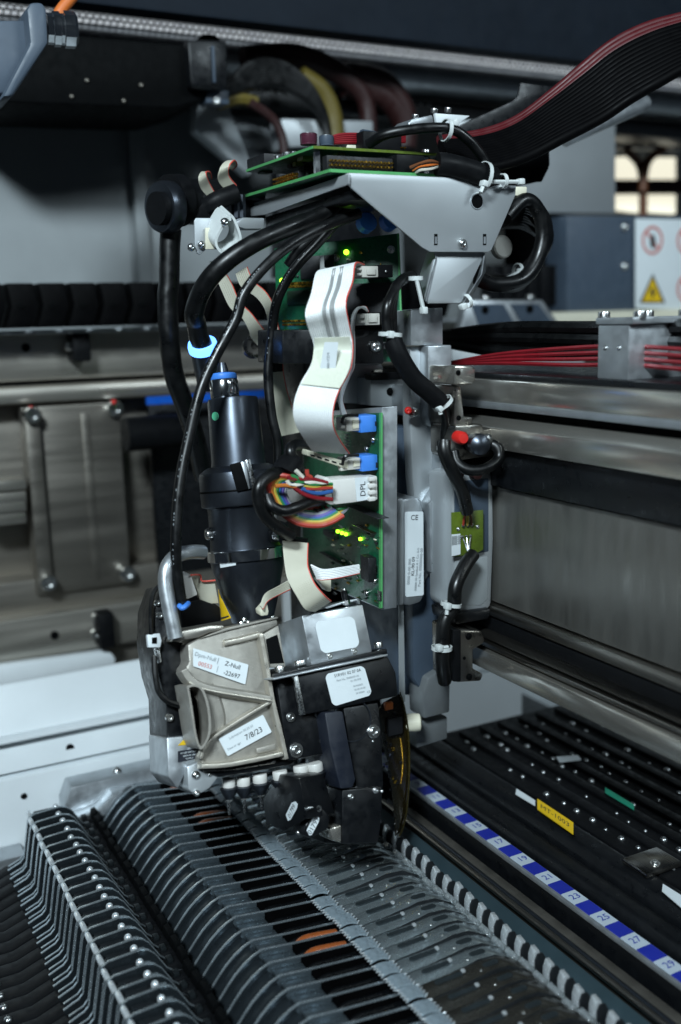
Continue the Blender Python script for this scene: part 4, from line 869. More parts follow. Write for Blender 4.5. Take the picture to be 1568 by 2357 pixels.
for k, m_ in enumerate(('wire_0', 'black_cable', 'orange', 'black_cable', 'wire_8')): cable('bare_lead', '', '', [(*c2(575 + k * 8, 385 + 8 * k), .563), (*c2(640, 360 + 10 * k), .557), (*c2(700, 345 + 12 * k), .555), (*c2(755, 360 + 4 * k), .557)], .0010, m_, parent=lb, n=6)
# metal guide, rod, connector body and flat bundle
t = thing('cable_guide', 'thin dark sheet guide and rod supporting the red and black cable bundle', 'guide', onY(1200, 300, .66))
plate('sheet', [(1199, 190), (1290, 202), (1270, 250), (1200, 290), (1060, 330), (1040, 300), (1060, 288), (1180, 233), (1192, 222)], YP(.66), .0015, 'black_metal', t, bev=.0004)
a, b = onY(1300, 320, .66), onY(1488, 236, .66); mesh('rod', G().lathe(a, b - a, [(.0062, 0), (.0062, (b - a).length - .001), (.0055, (b - a).length)], 20), 'alu', t)
t = thing('top_clamp', 'bright bent steel clamp with screws above the cable connectors', 'clamp', onY(1010, 290, .62))
plate('block', [c2(565, 100), c2(585, 80), c2(715, 52), c2(728, 110), c2(565, 130)], YP(.62), .02, 'alu', t, bev=.0008)
plate('sheet', [c2(732, 42), c2(955, 58), c2(890, 100), c2(880, 125), c2(745, 122)], YP(.62), .003, 'white_paint', t, bev=.0006)
for u, v in (c2(605, 72), c2(725, 35), c2(812, 30)): bolt_px(u, v, (onY(u, v, .625), V((0, -.3, 1))), 8, t)
t = thing('bundle_connector', 'black plastic connector housing under the red and black bundle', 'connector', onY(1200, 420, .63))
plate('housing', [c2(1060, 330), c2(1455, 258), c2(1458, 370), c2(1410, 470), c2(1320, 490), c2(1080, 470)], YP(.63), .03, 'black_plastic', t, bev=.001)
plate('recess', [c2(1335, 395), c2(1450, 385), c2(1405, 475), c2(1330, 480)], YP(.6295), .002, 'black_deep', t, bev=0)
fb = thing('cable_bundle', 'wide flat bundle of black cables edged with red sweeping up to the hood', 'cable bundle', onY(1200, 360, .6))
T1 = [(1010, 322, .60), (1110, 306, .60), (1190, 275, .595), (1270, 215, .585), (1340, 155, .575), (1409, 100, .565), (1484, 62, .555), (1568, 38, .545), (1700, 10, .53)]
T2 = [(1030, 378, .575), (1120, 386, .575), (1210, 362, .57), (1296, 318, .56), (1384, 272, .55), (1450, 228, .54), (1515, 190, .53), (1590, 150, .52), (1720, 100, .505)]
NB = 15
for i in range(NB):
    s_ = i / (NB - 1); pts = [tuple(a + (b - a) * s_ for a, b in zip(p, q)) for p, q in zip(T1, T2)]
    red = i in (0, 1, 2)
    mesh('red_strand' if red else 'black_strand', G().tube(path(pts), .0036 if not red else .0030, 10, 6), 'bundle_red' if red else 'bundle_black', fb)
# ================================================================== UPRIGHT GREEN BOARD
gb = thing('circuit_board', 'upright dark green board with two lit LEDs behind the white ribbon', 'circuit board', onY(780, 838, .64))
PG = VP(917, 680, .602, 640, 680, .66)
plate('board', [(632, 572), (917, 537), (928, 832), (640, 838)], PG, .0016, 'pcb', gb, bev=.0003)
plate('edge', [(914, 537), (918, 537), (929, 832), (925, 832)], off(PG, .0006), .002, 'pcb_edge', gb, bev=0)
for u, v in (c4(462, 28), (650, 646)):
    p = onP(u, v, off(PG, .001)); mesh('led', G().lathe(p, PG[1], [(.0018, 0), (.0017, .0012), (.0010, .002), (.0001, .0022)], 12), 'led', gb)
for u, v in (c4(385, 70), c4(790, 8)): bolt_px(u, v, off(PG, .0003), 9, gb, kind='washer')
def onb(par, pl, u0, v0, u1, v1, h, mat, name='surface_part', bev=.0003): return rbox(name, u0, v0, u1, v1, off(pl, h), h, mat, par, bev=bev)
for v in (650, 657, 737, 745): onb(gb, PG, 650, v, 725, v + 3, .0008, 'gold', 'busbar', 0)
onb(gb, PG, *c4(370, 265), *c4(800, 590), .003, 'chip', 'chip'); onb(gb, PG, 660, 670, 712, 700, .002, 'pcb_dark', 'chip'); onb(gb, PG, 690, 590, 770, 640, .002, 'chip', 'chip')
for i in range(22):
    u, v = random.uniform(645, 880), random.uniform(575, 640); onb(gb, PG, u, v, u + random.uniform(3, 9), v + random.uniform(2, 6), .0012, random.choice(['tin', 'chip', 'cream_plastic', 'gold']))
for (v, yy) in ((c4(0, 130)[1], 0), (c4(0, 480)[1], 1)):
    x0, x1 = (c4(578, 0)[0], c4(698, 0)[0]) if yy == 0 else (c4(600, 0)[0], c4(710, 0)[0])
    cn = thing('ribbon_plug', 'pale grey ribbon plug %s on the upright green board' % ('at the top' if yy == 0 else 'lower of the two'), 'plug', onY(x0, v + 26, .60))
    QY = YP(.585)
    rbox('shell', x0, v, x1, v + 26, QY, .02, 'grey_plastic', cn, bev=.0006); rbox('latch', x1 - 26, v + 5, x1 - 6, v + 20, off(QY, .0012), .002, 'grey_plastic', cn, bev=.0003)
    for k in range(2): rbox('prong', x0 - 12, v + 4 + k * 12, x0, v + 10 + k * 12, QY, .003, 'grey_plastic', cn, bev=.0004)
    rbox('socket', x1 + .5, v - 3, x1 + 34, v + 26, off(QY, -.002), .02, 'black_plastic', cn, bev=.0006)
    bolt_px(x1 + 17, v + 12, off(QY, -.001), 3, cn, kind='dome')
t = thing('black_mount', 'black mounting block with a dome screw below the upright green board', 'mount', onY(850, 838, .6))
plate('block', [c4(-10, 600), c4(725, 590), c4(738, 610), c4(738, 850), c4(-10, 850)], YP(.597), .04, 'black_metal', t, bev=.002)
bolt_px(*c4(675, 722), YP(.5965), 14, t, kind='dome'); bolt_px(*c4(888, 705), YP(.60), 6, t, kind='dome'); rbox('spacer', *c4(735, 690), *c4(770, 740), YP(.60), .01, 'tin', t)
# white ribbons
Wr = [((240, 180), (528, 112), .578), ((205, 330), (505, 250), .556), ((160, 480), (455, 400), .540), ((185, 600), (478, 555), .545), ((222, 720), (506, 700), .550), ((200, 860), (490, 885), .544), ((122, 1000), (408, 1040), .534), ((75, 1140), (365, 1165), .530), ((80, 1270), (362, 1300), .532), ((150, 1400), (410, 1410), .542), ((212, 1490), (482, 1512), .556)]
wr = ribbon('white_ribbon', [((*c4(*a), y), (*c4(*b), y)) for a, b, y in [((300, 165), (592, 120), .592)] + Wr], .0010, 'ribbon', red=1, wires=20, label='broad white ribbon cable waving down between the two boards, red edged')
for k, (f0, f1) in enumerate(((.42, .50), (.60, .70))):   # grey pen stripes printed along the ribbon
    rows = [[onY(*[a + (b - a) * f for a, b in zip(c4(*L_), c4(*R__))], y - .0018) for f in (f0, f1)] for L_, R__, y in Wr[:5]]
    A_ = spline([r[0] for r in rows], 5); B_ = spline([r[1] for r in rows], 5)
    mesh('grey_stripe', G().strip([[a, b] for a, b in zip(A_, B_)], .0004), 'ribbon_grey', wr)
Tp = [((225, 660), (485, 650), .5455), ((222, 740), (500, 740), .5475), ((205, 850), (488, 860), .5425), ((165, 940), (450, 960), .5365), ((125, 1000), (410, 1030), .5325)]
A_ = spline([onY(*c4(*a), y) for a, b, y in Tp], 5); B_ = spline([onY(*c4(*b), y) for a, b, y in Tp], 5)
mesh('clear_tape', G().strip([[a, a.lerp(b, .5), b] for a, b in zip(A_, B_)], .0004), 'tape_clear', wr)
PW = (onY(*c4(340, 830), .541), V((.05, -1, .0)).normalized()); sticker('paper_slip', [c4(300, 690), c4(400, 690), c4(370, 985), c4(250, 985)], PW, wr, [('0000-VZ/4', .45, .5, .11, 'print_grey', 1)], rc=.0005)
ribbon('white_ribbon', [((*c4(575, 428), .59), (*c4(622, 470), .60)), ((*c4(535, 440), .585), (*c4(600, 430), .60)), ((*c4(505, 500), .58), (*c4(545, 450), .60)), ((*c4(497, 590), .575), (*c4(520, 560), .60)), ((*c4(503, 720), .57), (*c4(524, 700), .60)), ((*c4(503, 840), .57), (*c4(518, 860), .60)), ((*c4(465, 950), .565), (*c4(492, 930), .59)), ((*c4(428, 1040), .56), (*c4(450, 1030), .585)), ((*c4(412, 1130), .56), (*c4(430, 1120), .58)), ((*c4(425, 1225), .56), (*c4(462, 1228), .575))], .0010, 'ribbon', red=1, wires=10, label='narrow white ribbon seen edge-on beside the broad one, looping to the lower plug')
solo('grey_lug', 'small grey tongue of ribbon standing up behind the white ribbon top', 'ribbon cable', G().prism(poly([c4(270, 55), c4(295, 55), c4(300, 140), c4(340, 150), c4(230, 330), c4(215, 320), c4(245, 190), c4(272, 150)], YP(.60)), (0, .001, 0)), 'ribbon_grey')
# ================================================================== CONTROL BOARD
cb = thing('control_board', 'tall green control board on an aluminium back plate with blue sockets', 'circuit board', onY(895, 1403, .55))
PB = VP(878, 1170, .553, 745, 1170, .655)
xq = onY(878, 1170, .55).x; zt_, zb2 = onY(890, 937, .55).z, onY(895, 1403, .55).z
plate('back_plate', [(879, 937), (879, 1404), (690, 1322), (700, 950)], off(PB, -.0018), .0108, 'alu', cb, bev=.0006)
plate('board', [(876, 950), (876, 1400), (695, 1322), (700, 960)], PB, .0016, 'pcb', cb, bev=.0002)
plate('board_edge', [(873, 950), (877, 950), (877, 1400), (872, 1400)], off(PB, .0004), .0012, 'pcb_edge', cb, bev=0)
for (u, v, r) in ((565, 555, 1), (592, 565, 1), (617, 573, 1), (708, 603, 1)):
    p = onP(*c5(u, v), off(PB, .0012)); mesh('led', G().box(p, (.0022, .0022, .0022)), 'led', cb, bev=.0006)
for i in range(70):
    u, v = random.uniform(760, 868), random.uniform(1205, 1385); onb(cb, PB, u, v, u + random.uniform(3, 8), v + random.uniform(2, 7), random.uniform(.0008, .002), random.choice(['tin', 'tin', 'chip', 'chip', 'gold', 'cream_plastic']))
for u0, v0, u1, v1, h in ((705, 700, 760, 880, .006), (445, 690, 600, 770, .004), (600, 385, 815, 480, .008), (370, 1270, 375, 1275, .001)): onb(cb, PB, *c5(u0, v0), *c5(u1, v1), h, 'chip', 'chip', .0005)
for k in range(8): onb(cb, PB, *c5(815, 930 + k * 8), *c5(832, 934 + k * 8), .0012, 'tin', 'chip_leg', 0)
for k in range(7): onb(cb, PB, *c5(800, 770 + k * 8), *c5(808, 773 + k * 8), .0012, 'tin', 'chip_leg', 0)
for k in range(5): onb(cb, PB, *c4(445, 1365 + k * 24), *c4(462, 1378 + k * 24), .002, 'tin', 'chip_leg', 0)
for u, v in (c5(800, 868), c5(748, 945), c4(660, 1410), c4(612, 1475)): bolt_px(u, v, off(PB, .001), 7, cb, kind='dome')
onb(cb, PB, *c5(655, 515), *c5(775, 565), .004, 'amber', 'coil', .001); onb(cb, PB, *c5(470, 540), *c5(540, 610), .004, 'chip', 'relay', .0005)
for nm, q0, q1, qv0, qv1, f in (('upper', 460, 685, 1235, 1350, c4), ('lower', 625, 818, 80, 168, c5)):
    k = thing('blue_socket', 'bright blue latch socket with grey plug, %s on the control board' % ('uppermost' if nm == 'upper' else 'just above the white plug'), 'connector', onY(*f(q1, qv1), .565))
    um = q0 + (q1 - q0) * .47
    rbox('blue_latch', *f(um, qv0), *f(q1, qv1), YP(.556), .014, 'blue_plastic', k, bev=.0006)
    plate('latch_notch', [f(q1 - 12, qv0 + 40), f(q1 + 1, qv0 + 40), f(q1 + 1, qv0 + 72), f(q1 - 12, qv0 + 72)], YP(.5557), .001, 'navy_plastic', k, bev=0)
    rbox('plug', *f(q0, qv0 + 18), *f(um - 1, qv1 - 8), YP(.558), .014, 'grey_plastic', k, bev=.0006)
    rbox('plug_key', *f(q0 + (um - q0) * .45, qv0 + 30), *f(um - 8, qv1 - 24), YP(.5572), .002, 'cream_plastic', k, bev=.0003)
    for z in range(2): rbox('prong', *f(q0 - 40, qv0 + 30 + z * 40), *f(q0, qv0 + 50 + z * 40), YP(.559), .004, 'grey_plastic', k, bev=.0004)
    mesh('strain_wire', G().tube(path([(*f(q0 - 30, qv0 + 50), .555), (*f(q0 - 10, qv0), .552), (*f(um - 20, qv0 - 6), .552)]), .0011, 6, 5), 'black_cable', k)
k = thing('ribbon_header', 'long cream ribbon header at the lower end of the broad white ribbon', 'connector', onY(*c5(500, 150), .565))
plate('shell', [c5(368, 38), c5(630, 118), c5(640, 160), c5(620, 158), c5(372, 76)], YP(.558), .008, 'cream_plastic', k, bev=.0005)
for q in range(5): plate('notch', [c5(392 + 46 * q, 66 + 14 * q), c5(418 + 46 * q, 74 + 14 * q), c5(418 + 46 * q, 84 + 14 * q), c5(392 + 46 * q, 76 + 14 * q)], YP(.5575), .001, 'chip', k, bev=0)
k = thing('white_plug', 'white plastic power plug hand lettered DPL on the control board', 'connector', onY(*c5(680, 385), .565))
DP = YP(.552)
plate('body', [c5(525, 232), c5(815, 205), c5(818, 355), c5(540, 388)], DP, .016, 'white_plastic', k, bev=.0008)
plate('rim', [c5(482, 222), c5(500, 212), c5(530, 230), c5(545, 388), c5(520, 388), c5(485, 370)], off(DP, -.001), .014, 'white_plastic', k, bev=.0006)
for q in range(4): rbox('latch_tooth', *c5(765, 215 + 42 * q), *c5(806, 236 + 42 * q), off(DP, .003), .005, 'white_plastic', k, bev=.0005)
sticker('paper_tab', [c5(672, 218), c5(764, 208), c5(768, 352), c5(684, 366)], off(DP, .0001), k, [('DPL', .5, .5, .36, 'print', 1)], rc=.0005)
# rainbow flat cable and plug wires
rbw = thing('rainbow_cable', 'rainbow coloured flat cable looping round below the white plug', 'ribbon cable', onY(*c5(300, 510), .56))
ctr = (400, 330); base = [(600, 455), (520, 500), (430, 520), (300, 500), (190, 420), (135, 320), (130, 270), (150, 220), (200, 200), (280, 215)]
for k, m_ in enumerate((1, 2, 3, 4, 5, 6, 7)):
    s_ = 1 - .062 * k; mesh('strand', G().tube(path([(*c5(ctr[0] + (x - ctr[0]) * s_, ctr[1] + (y - ctr[1]) * (s_ - .02 * k * 0)), .552 + .0006 * k) for x, y in base]), .0015, 8, 6), 'wire_%d' % m_, rbw)
pw = thing('plug_wires', 'tangle of red, white, yellow and blue wires entering the white plug', 'wires', onY(*c5(400, 350), .56))
for m_, pts in (('red_wire', [(250, 215), (310, 225), (400, 225), (500, 250)]), ('wire_8', [(245, 235), (270, 265), (340, 255), (420, 245), (500, 258)]), ('wire_3', [(350, 265), (420, 272), (470, 262), (530, 265)]), ('wire_1', [(360, 285), (430, 285), (530, 278)]), ('wire_4', [(300, 240), (400, 262), (530, 258)]),
                ('wire_5', [(340, 285), (400, 310), (460, 315), (530, 300)]), ('red_wire', [(290, 280), (350, 320), (430, 345), (530, 352)]), ('wire_4', [(270, 205), (300, 215), (320, 235)]), ('wire_2', [(170, 270), (230, 265), (300, 275)]), ('wire_8', [(300, 170), (330, 200), (345, 215)]), ('wire_1', [(370, 165), (375, 200), (400, 215)])):
    mesh('wire', G().tube(path([(*c5(*p), .546) for p in pts]), .0013, 7, 5), m_, pw)
for i in range(9):
    x = random.uniform(340, 560); mesh('wire', G().tube(path([(*c5(x, 400), .56), (*c5(x + 40, 425 + random.uniform(-15, 30)), .557), (*c5(x + 90, 405), .56)]), .0011, 6, 4), random.choice(['wire_1', 'wire_7', 'wire_3', 'black_cable', 'wire_4']), pw)
cable('loop_cable', 'black cable looping outside the rainbow flat cable', 'cable', [(*c5(240, 185), .56), (*c5(150, 195), .552), (*c5(80, 250), .548), (*c5(62, 330), .547), (*c5(90, 430), .548), (*c5(170, 520), .55), (*c5(270, 580), .555)], .0038)
cable('loop_cable', 'black cable crossing in front of the rainbow flat cable', 'cable', [(*c5(120, 330), .55), (*c5(150, 395), .546), (*c5(220, 425), .545), (*c5(300, 405), .545), (*c5(400, 365), .55), (*c5(480, 360), .56)], .0034)
cable('loop_cable', 'short black sleeved cable above the rainbow flat cable', 'cable', [(*c5(420, 20), .57), (*c5(300, 10), .565), (*c5(265, 50), .56), (*c5(300, 130), .56), (*c5(330, 170), .562)], .0036)
solo('black_boot', 'black shrink boot where the rainbow wires gather', 'sleeve', G().tube(path([(*c5(290, 110), .562), (*c5(250, 150), .56), (*c5(225, 200), .558)]), [.007, .009], 12, 3), 'black_plastic')
t = thing('white_spacers', 'white plastic spacer seen through the rainbow cable loop', 'spacer', onY(*c5(260, 500), .575)); plate('spacer', [c5(185, 290), c5(345, 290), c5(345, 380), c5(240, 500), c5(185, 480)], YP(.575), .006, 'white_plastic', t, bev=.0008)
ribbon('cream_ribbon', [((*c5(215, 615), .566), (*c5(375, 630), .566)), ((*c5(228, 750), .558), (*c5(372, 730), .558)), ((*c5(250, 860), .552), (*c5(380, 800), .552)), ((*c5(310, 970), .548), (*c5(420, 890), .548)), ((*c5(360, 1045), .548), (*c5(480, 960), .548)), ((*c5(420, 1060), .556), (*c5(520, 995), .556))], .0010, 'ribbon_cream', red=1, wires=10, label='cream flat cable bending down from the motor side onto the silver box')
ribbon('grey_ribbon', [((*c5(395, 765), .56), (*c5(435, 855), .56)), ((*c5(470, 795), .556), (*c5(480, 858), .556)), ((*c5(570, 785), .556), (*c5(575, 845), .556)), ((*c5(700, 765), .562), (*c5(700, 818), .562))], .0010, 'ribbon', red=1, wires=6, label='short pale flat cable running level into the control board')
ribbon('grey_ribbon', [((*c5(250, 865), .575), (*c5(262, 920), .575)), ((*c5(180, 905), .57), (*c5(190, 955), .57)), ((*c5(105, 950), .565), (*c5(120, 995), .565)), ((*c5(75, 1025), .562), (*c5(90, 1045), .562))], .0010, 'ribbon_cream', red=1, wires=6, label='pale flat cable slanting behind the motor foot')
k = thing('cream_connector', 'cream connectors standing on the head behind the silver box', 'connector', onY(*c5(490, 930), .575)); plate('shell', [c5(440, 860), c5(525, 860), c5(525, 935), c5(500, 935)], YP(.575), .008, 'cream_plastic', k, bev=.0006); plate('shell', [c5(75, 1060), c5(120, 1010), c5(130, 1060), c5(125, 1085), c5(80, 1090)], YP(.565), .008, 'cream_plastic', k, bev=.0006)
solo('metal_ferrule', 'nickel ferrule clamp at the top of the cream flat cable', 'clamp', G().prism(poly([c5(215, 600), c5(380, 600), c5(370, 640), c5(220, 640)], YP(.568)), (0, .006, 0)), 'black_metal', bev=.0006)
# cream flat cables between clip and motor
CRA = [(c1(690, 1180), c1(772, 1130)), (c1(735, 1280), c1(820, 1235)), (c1(840, 1350), c1(905, 1310)), (c1(905, 1440), c1(965, 1410)), (c1(935, 1568), c1(1000, 1560)), (c3(958, 180), c3(1024, 180)), (c3(958, 400), c3(1040, 395)), (c3(975, 600), c3(1075, 560)), (c3(1000, 770), c3(1140, 730)), (c3(1025, 860), c3(1170, 830))]
ribbon('cream_ribbon', [((*a, .655), (*b, .655)) for a, b in CRA], .0010, 'ribbon_cream', red=1, wires=7, label='long cream flat cable snaking down right of the motor with black wrap')
solo('black_wrap', 'black tape wrap round the long cream flat cable', 'sleeve', G().prism(poly([c3(952, 190), c3(1030, 185), c3(1042, 385), c3(952, 390)], YP(.652)), (0, .005, 0)), 'black_plastic', bev=.0008)
CRB = [(c1(500, 1090), c1(555, 1085)), (c1(580, 1285), c1(650, 1235)), (c1(650, 1430), c1(715, 1380)), (c1(735, 1500), c1(800, 1470)), (c1(790, 1600), c1(870, 1560)), (c3(800, 130), c3(905, 90)), (c3(850, 190), c3(930, 160))]
ribbon('cream_ribbon', [((*a, .665), (*b, .665)) for a, b in CRB], .0010, 'ribbon_cream', red=1, wires=6, label='shorter cream flat cable crossing behind the thin black cables')
solo('pivot_bolt', 'dark steel pivot bolt at the end of the shorter cream flat cable', 'bolt', G().lathe(onY(*c3(830, 200), .67), (-.3, -1, .1), [(.008, -.01), (.008, .002), (.006, .004), (.003, .004), (.003, .001), (.0001, .001)], 20), 'steel')
# hoses
cable('air_hose', 'fat black air hose curving from the tray down into the glowing blue ring', 'hose', [(*c1(1420, 690), .60), (*c1(1320, 750), .60), (*c1(1100, 835), .60), (*c1(820, 960), .60), (*c1(590, 1120), .605), (*c1(450, 1290), .615), (*c1(385, 1470), .625), (*c3(400, 20), .632), (*c3(415, 110), .636), (*c3(450, 200), .64), (*c3(475, 240), .645)], [.0052, .0068], n=18)
rg = thing('blue_fitting', 'glowing blue push-in fitting ring round the fat hose end', 'fitting', onY(*c3(450, 250), .64))
axr = V((.35, .5, -1)).normalized(); pr = onY(*c3(448, 195), .641)
mesh('collar', G().lathe(pr, -axr, [(.0072, -.003), (.0096, -.003), (.0098, 0), (.0092, .0025), (.0078, .003), (.0072, .002)], 28), 'blue_ring', rg)
mesh('barrel', G().lathe(pr, axr, [(.0088, .002), (.0088, .03), (.006, .032)], 20), 'black_satin', rg)
cable('thin_cable', 'thin printed black cable running from the tray down past the motor to the handle', 'cable', [(*c1(1600, 735), .585), (*c1(1350, 830), .585), (*c1(1100, 965), .585), (*c1(900, 1135), .585), (*c1(750, 1330), .585), (*c3(690, 0), .585), (*c3(545, 270), .585), (*c3(430, 530), .583), (*c3(345, 880), .58), (*c3(290, 1150), .577), (*c3(262, 1400), .574), (*c6(283, 100), .572), (*c6(290, 300), .572), (*c6(330, 590), .57)], .0033, n=12)
cable('thin_cable', 'thin black cable hanging between motor and upright green board', 'cable', [(*c1(1500, 720), .59), (*c1(1290, 960), .60), (*c1(1150, 1110), .605), (*c1(1050, 1260), .61), (*c1(985, 1420), .612), (*c3(955, 130), .615), (*c3(930, 400), .615), (*c3(955, 700), .612), (*c3(1000, 900), .61), (*c3(1005, 1060), .61)], .0032, n=12)
cable('thin_cable', 'second fat black cable just under the air hose at the tray', 'cable', [(*c1(1600, 640), .605), (*c1(1450, 760), .605), (*c1(1300, 880), .605), (*c1(1180, 980), .608), (*c1(1080, 1120), .615)], .0036, n=12)
for u, v in ((845, 512), (898, 508)): solo('blue_clip', 'blue cable clip under the tray %s' % ('beside the thick hose' if u < 870 else 'behind the bracket sheet'), 'clip', G().lathe(onY(u, v, .615), (0, -1, .3), [(.0065, -.004), (.0065, .002), (.004, .003)], 16), 'blue_plastic')
# ================================================================== SPINDLE MOTOR
mo = thing('spindle_motor', 'black stepped motor cylinder with silver clamp ring left of the boards', 'motor', onY(578, 1425, .60))
mA, mB = onY(582, 1425, .598), onY(532, 880, .622)
maxis = (mB - mA); mL = maxis.length; maxis.normalize()
def mt(v): return (1425 - v) / (1425 - 880) * mL
def mr(rpx): return rpx / ppm(mA.lerp(mB, .5))
def ms(name, prof, mat, n=40, parent=mo, dx=0): return mesh(name, G().lathe(mA + V((mr(dx), 0, 0)), maxis, [(mr(r), mt(v)) for r, v in prof], n), mat, parent)
ms('lower_body', [(48.4, 1428), (50.6, 1420), (66.0, 1370), (83.6, 1300), (84.7, 1285)], 'black_satin')
ms('middle_body', [(83.6, 1262), (81.4, 1240), (80.3, 1166), (81.4, 1164)], 'black_satin')
ms('clamp_ring', [(85.8, 1286), (91.3, 1284), (91.9, 1262), (90.2, 1260), (85.8, 1259)], 'chrome')
ms('upper_collar', [(82.5, 1163), (92.4, 1160), (93.5, 1156), (93.5, 1092), (91.3, 1084), (77.0, 1074), (68.2, 1070)], 'black_satin')
ms('seam', [(93.9, 1128), (94.4, 1127), (94.4, 1124.5), (93.9, 1123.5)], 'black_deep')
ms('upper_body', [(63.8, 1072), (61.6, 1060), (58.3, 925), (56.1, 917), (37.4, 914)], 'black_satin')
ms('nickel_neck', [(31, 916), (33, 913), (33, 878), (30, 872)], 'chrome', dx=-18)
ms('blue_cap', [(31, 873), (32, 870), (31, 862), (27, 859), (20, 858)], 'blue_plastic', dx=-18)
ms('cable_stub', [(14, 860), (13, 850), (9, 835)], 'black_satin', dx=-18)
def onm(u, v, rpx):                                    # point on the motor skin facing the lens
    p = onY(u, v, .6); t_ = (p - mA).dot(maxis); c = mA + maxis * t_; d = (p - c); toc = (-c).normalized(); toc = (toc - maxis * toc.dot(maxis)).normalized()
    side = toc.cross(maxis).normalized(); s_ = d.dot(side); r = mr(rpx); s_ = max(-r * .98, min(r * .98, s_)); return c + side * s_ + toc * math.sqrt(max(0, r * r - s_ * s_)), (side * s_ + toc * math.sqrt(max(0, r * r - s_ * s_))).normalized()
p, n = onm(*c3(537, 705), 60); mesh('green_dot', G().lathe(p, n, [(.0027, -.001), (.0027, .0004), (.0001, .0004)], 18), 'green_dot', mo)
# slots and pillars in the collar
for a, b, w_, m_ in ((c3(690, 1060), c3(745, 1260), .0075, 'black_deep'), (c3(745, 1050), c3(775, 1250), .0035, 'alu'), (c3(775, 1035), c3(828, 1250), .0030, 'tin')):
    p1, n1 = onm(*a, 94); p2, n2 = onm(*b, 94.5); e = (p2 - p1); x_ = e.cross(n1).normalized()
    mesh('slot' if m_ == 'black_deep' else 'pillar', G().box((p1 + p2) / 2, (w_, e.length, .003), (x_, e.normalized(), x_.cross(e.normalized()))), m_, mo, bev=.0006)
for u, v, r in ((*c6(575, 20), 81), (*c6(1105, 12), 92)):
    p, n = onm(u, v, r); bolt(p, n, .0036, mo); mesh('lug', G().box(p - n * .002, (.008, .006, .008)), 'black_metal', mo, bev=.001)
def wrap(quad, rpx, mat, name, lift=.0003):            # thin label following the cylinder
    q = [V((*x, 0)) for x in quad]; rows = []
    for i in range(5):
        rows.append([])
        for j in range(5):
            uv = q[0].lerp(q[1], j / 4).lerp(q[3].lerp(q[2], j / 4), i / 4); p, n = onm(uv.x, uv.y, rpx); rows[-1].append(p + n * lift)
    return mesh(name, G().strip(rows, .0003), mat, mo)
wrap([c6(648, 185), c6(775, 155), c6(785, 255), c6(660, 288)], 85, 'label', 'white_label', .0006)
for k in range(3):
    wrap([c6(668, 215 + 18 * k), c6(715, 205 + 18 * k), c6(716, 211 + 18 * k), c6(669, 221 + 18 * k)], 85, 'print_grey', 'label_print', .001)
w1 = wrap([c6(636, 485), c6(650, 500), c6(752, 690), c6(662, 742)], 69, 'yellow_label', 'warning_label', .0012)
wrap([c6(660, 715), c6(735, 672), c6(738, 680), c6(662, 725)], 69, 'print', 'label_border', .0018)
# ================================================================== PLACEMENT HEAD
hd = thing('placement_head', 'tilted component placement head with cast metal air duct and row of nozzles', 'placement head', onY(800, 1960, .55))
def hplate(name, f, pts, d, t, mat, parent=hd, bev=.0008, **k): return plate(name, [f(*p) for p in pts], HP(d), t, mat, parent, bev=bev, **k)
cs = hplate('duct_casting', c6, [(380, 935), (470, 885), (720, 812), (1125, 715), (1135, 770), (992, 845), (1210, 1890), (1130, 1868), (500, 1955), (490, 1875), (575, 1720), (500, 1290), (400, 1255), (345, 1150), (392, 1085)], 0, .034, 'cast', bev=.0015)
def rib(name, pts, d, w_, mat='cast_edge', h=.004):     # raised rib following a line on the casting
    P = spline([onP(*c6(*p), HP(d)) for p in pts], 5); rows = []
    g = G()
    for i in range(len(P) - 1):
        t_ = (P[i + 1] - P[i]).normalized(); s_ = HN.cross(t_).normalized(); rows.append((P[i], s_))
    rows.append((P[-1], rows[-1][1])); vs = []; fs = []
    for p, s_ in rows: vs += [p - s_ * w_ - HN * h, p - s_ * w_ * .55, p + s_ * w_ * .55, p + s_ * w_ - HN * h]
    for i in range(len(rows) - 1):
        for j in range(3): fs.append((4 * i + j, 4 * i + j + 1, 4 * i + j + 5, 4 * i + j + 4))
    fs += [(0, 1, 2, 3), tuple(4 * (len(rows) - 1) + j for j in (3, 2, 1, 0))]
    g.add(vs, fs); return mesh(name, g, mat, cs, bev=.0003)
rib('edge_rib', [(990, 840), (1040, 1100), (1090, 1390), (1150, 1640), (1205, 1885)], .0045, .0022, h=.006)
rib('top_rib', [(690, 922), (830, 892), (985, 850)], .003, .0024)
rib('curved_rib', [(352, 1140), (400, 1215), (480, 1272), (600, 1310), (760, 1340), (930, 1365), (1080, 1392)], .0055, .0036, 'cast', .007)
rib('curved_rib_edge', [(395, 1245), (480, 1290), (600, 1322), (760, 1350), (930, 1376), (1080, 1400)], .0068, .0009)
rib('lower_rib', [(1080, 1405), (900, 1510), (740, 1610), (600, 1705), (530, 1790), (492, 1880)], .0052, .0016)
rib('bottom_ledge', [(500, 1945), (700, 1935), (950, 1890), (1175, 1840)], .0055, .0022, h=.009)
rib('inner_wall', [(530, 1300), (590, 1400), (628, 1560), (600, 1690)], .0016, .0075, 'cast', .003)
hplate('pad', c6, [(950, 1795), (1110, 1752), (1118, 1805), (955, 1842)], .0022, .002, 'cast', cs, bev=.0006)
hplate('window', c6, [(1030, 890), (1125, 850), (1180, 1085), (1065, 1092)], .0006, .001, 'black_deep', cs, bev=0)
hplate('frame_bar', c6, [(1000, 850), (1135, 772), (1190, 1090), (1195, 1120), (1060, 1125)], .0002, .01, 'cast', cs, bev=.0006)
outl = [(372, 1278), (440, 1264), (505, 1296), (548, 1400), (572, 1540), (566, 1690), (492, 1805), (440, 1690), (402, 1450)]
inn = [(392, 1292), (440, 1282), (490, 1308), (530, 1405), (552, 1540), (548, 1680), (494, 1778), (455, 1680), (420, 1450)]
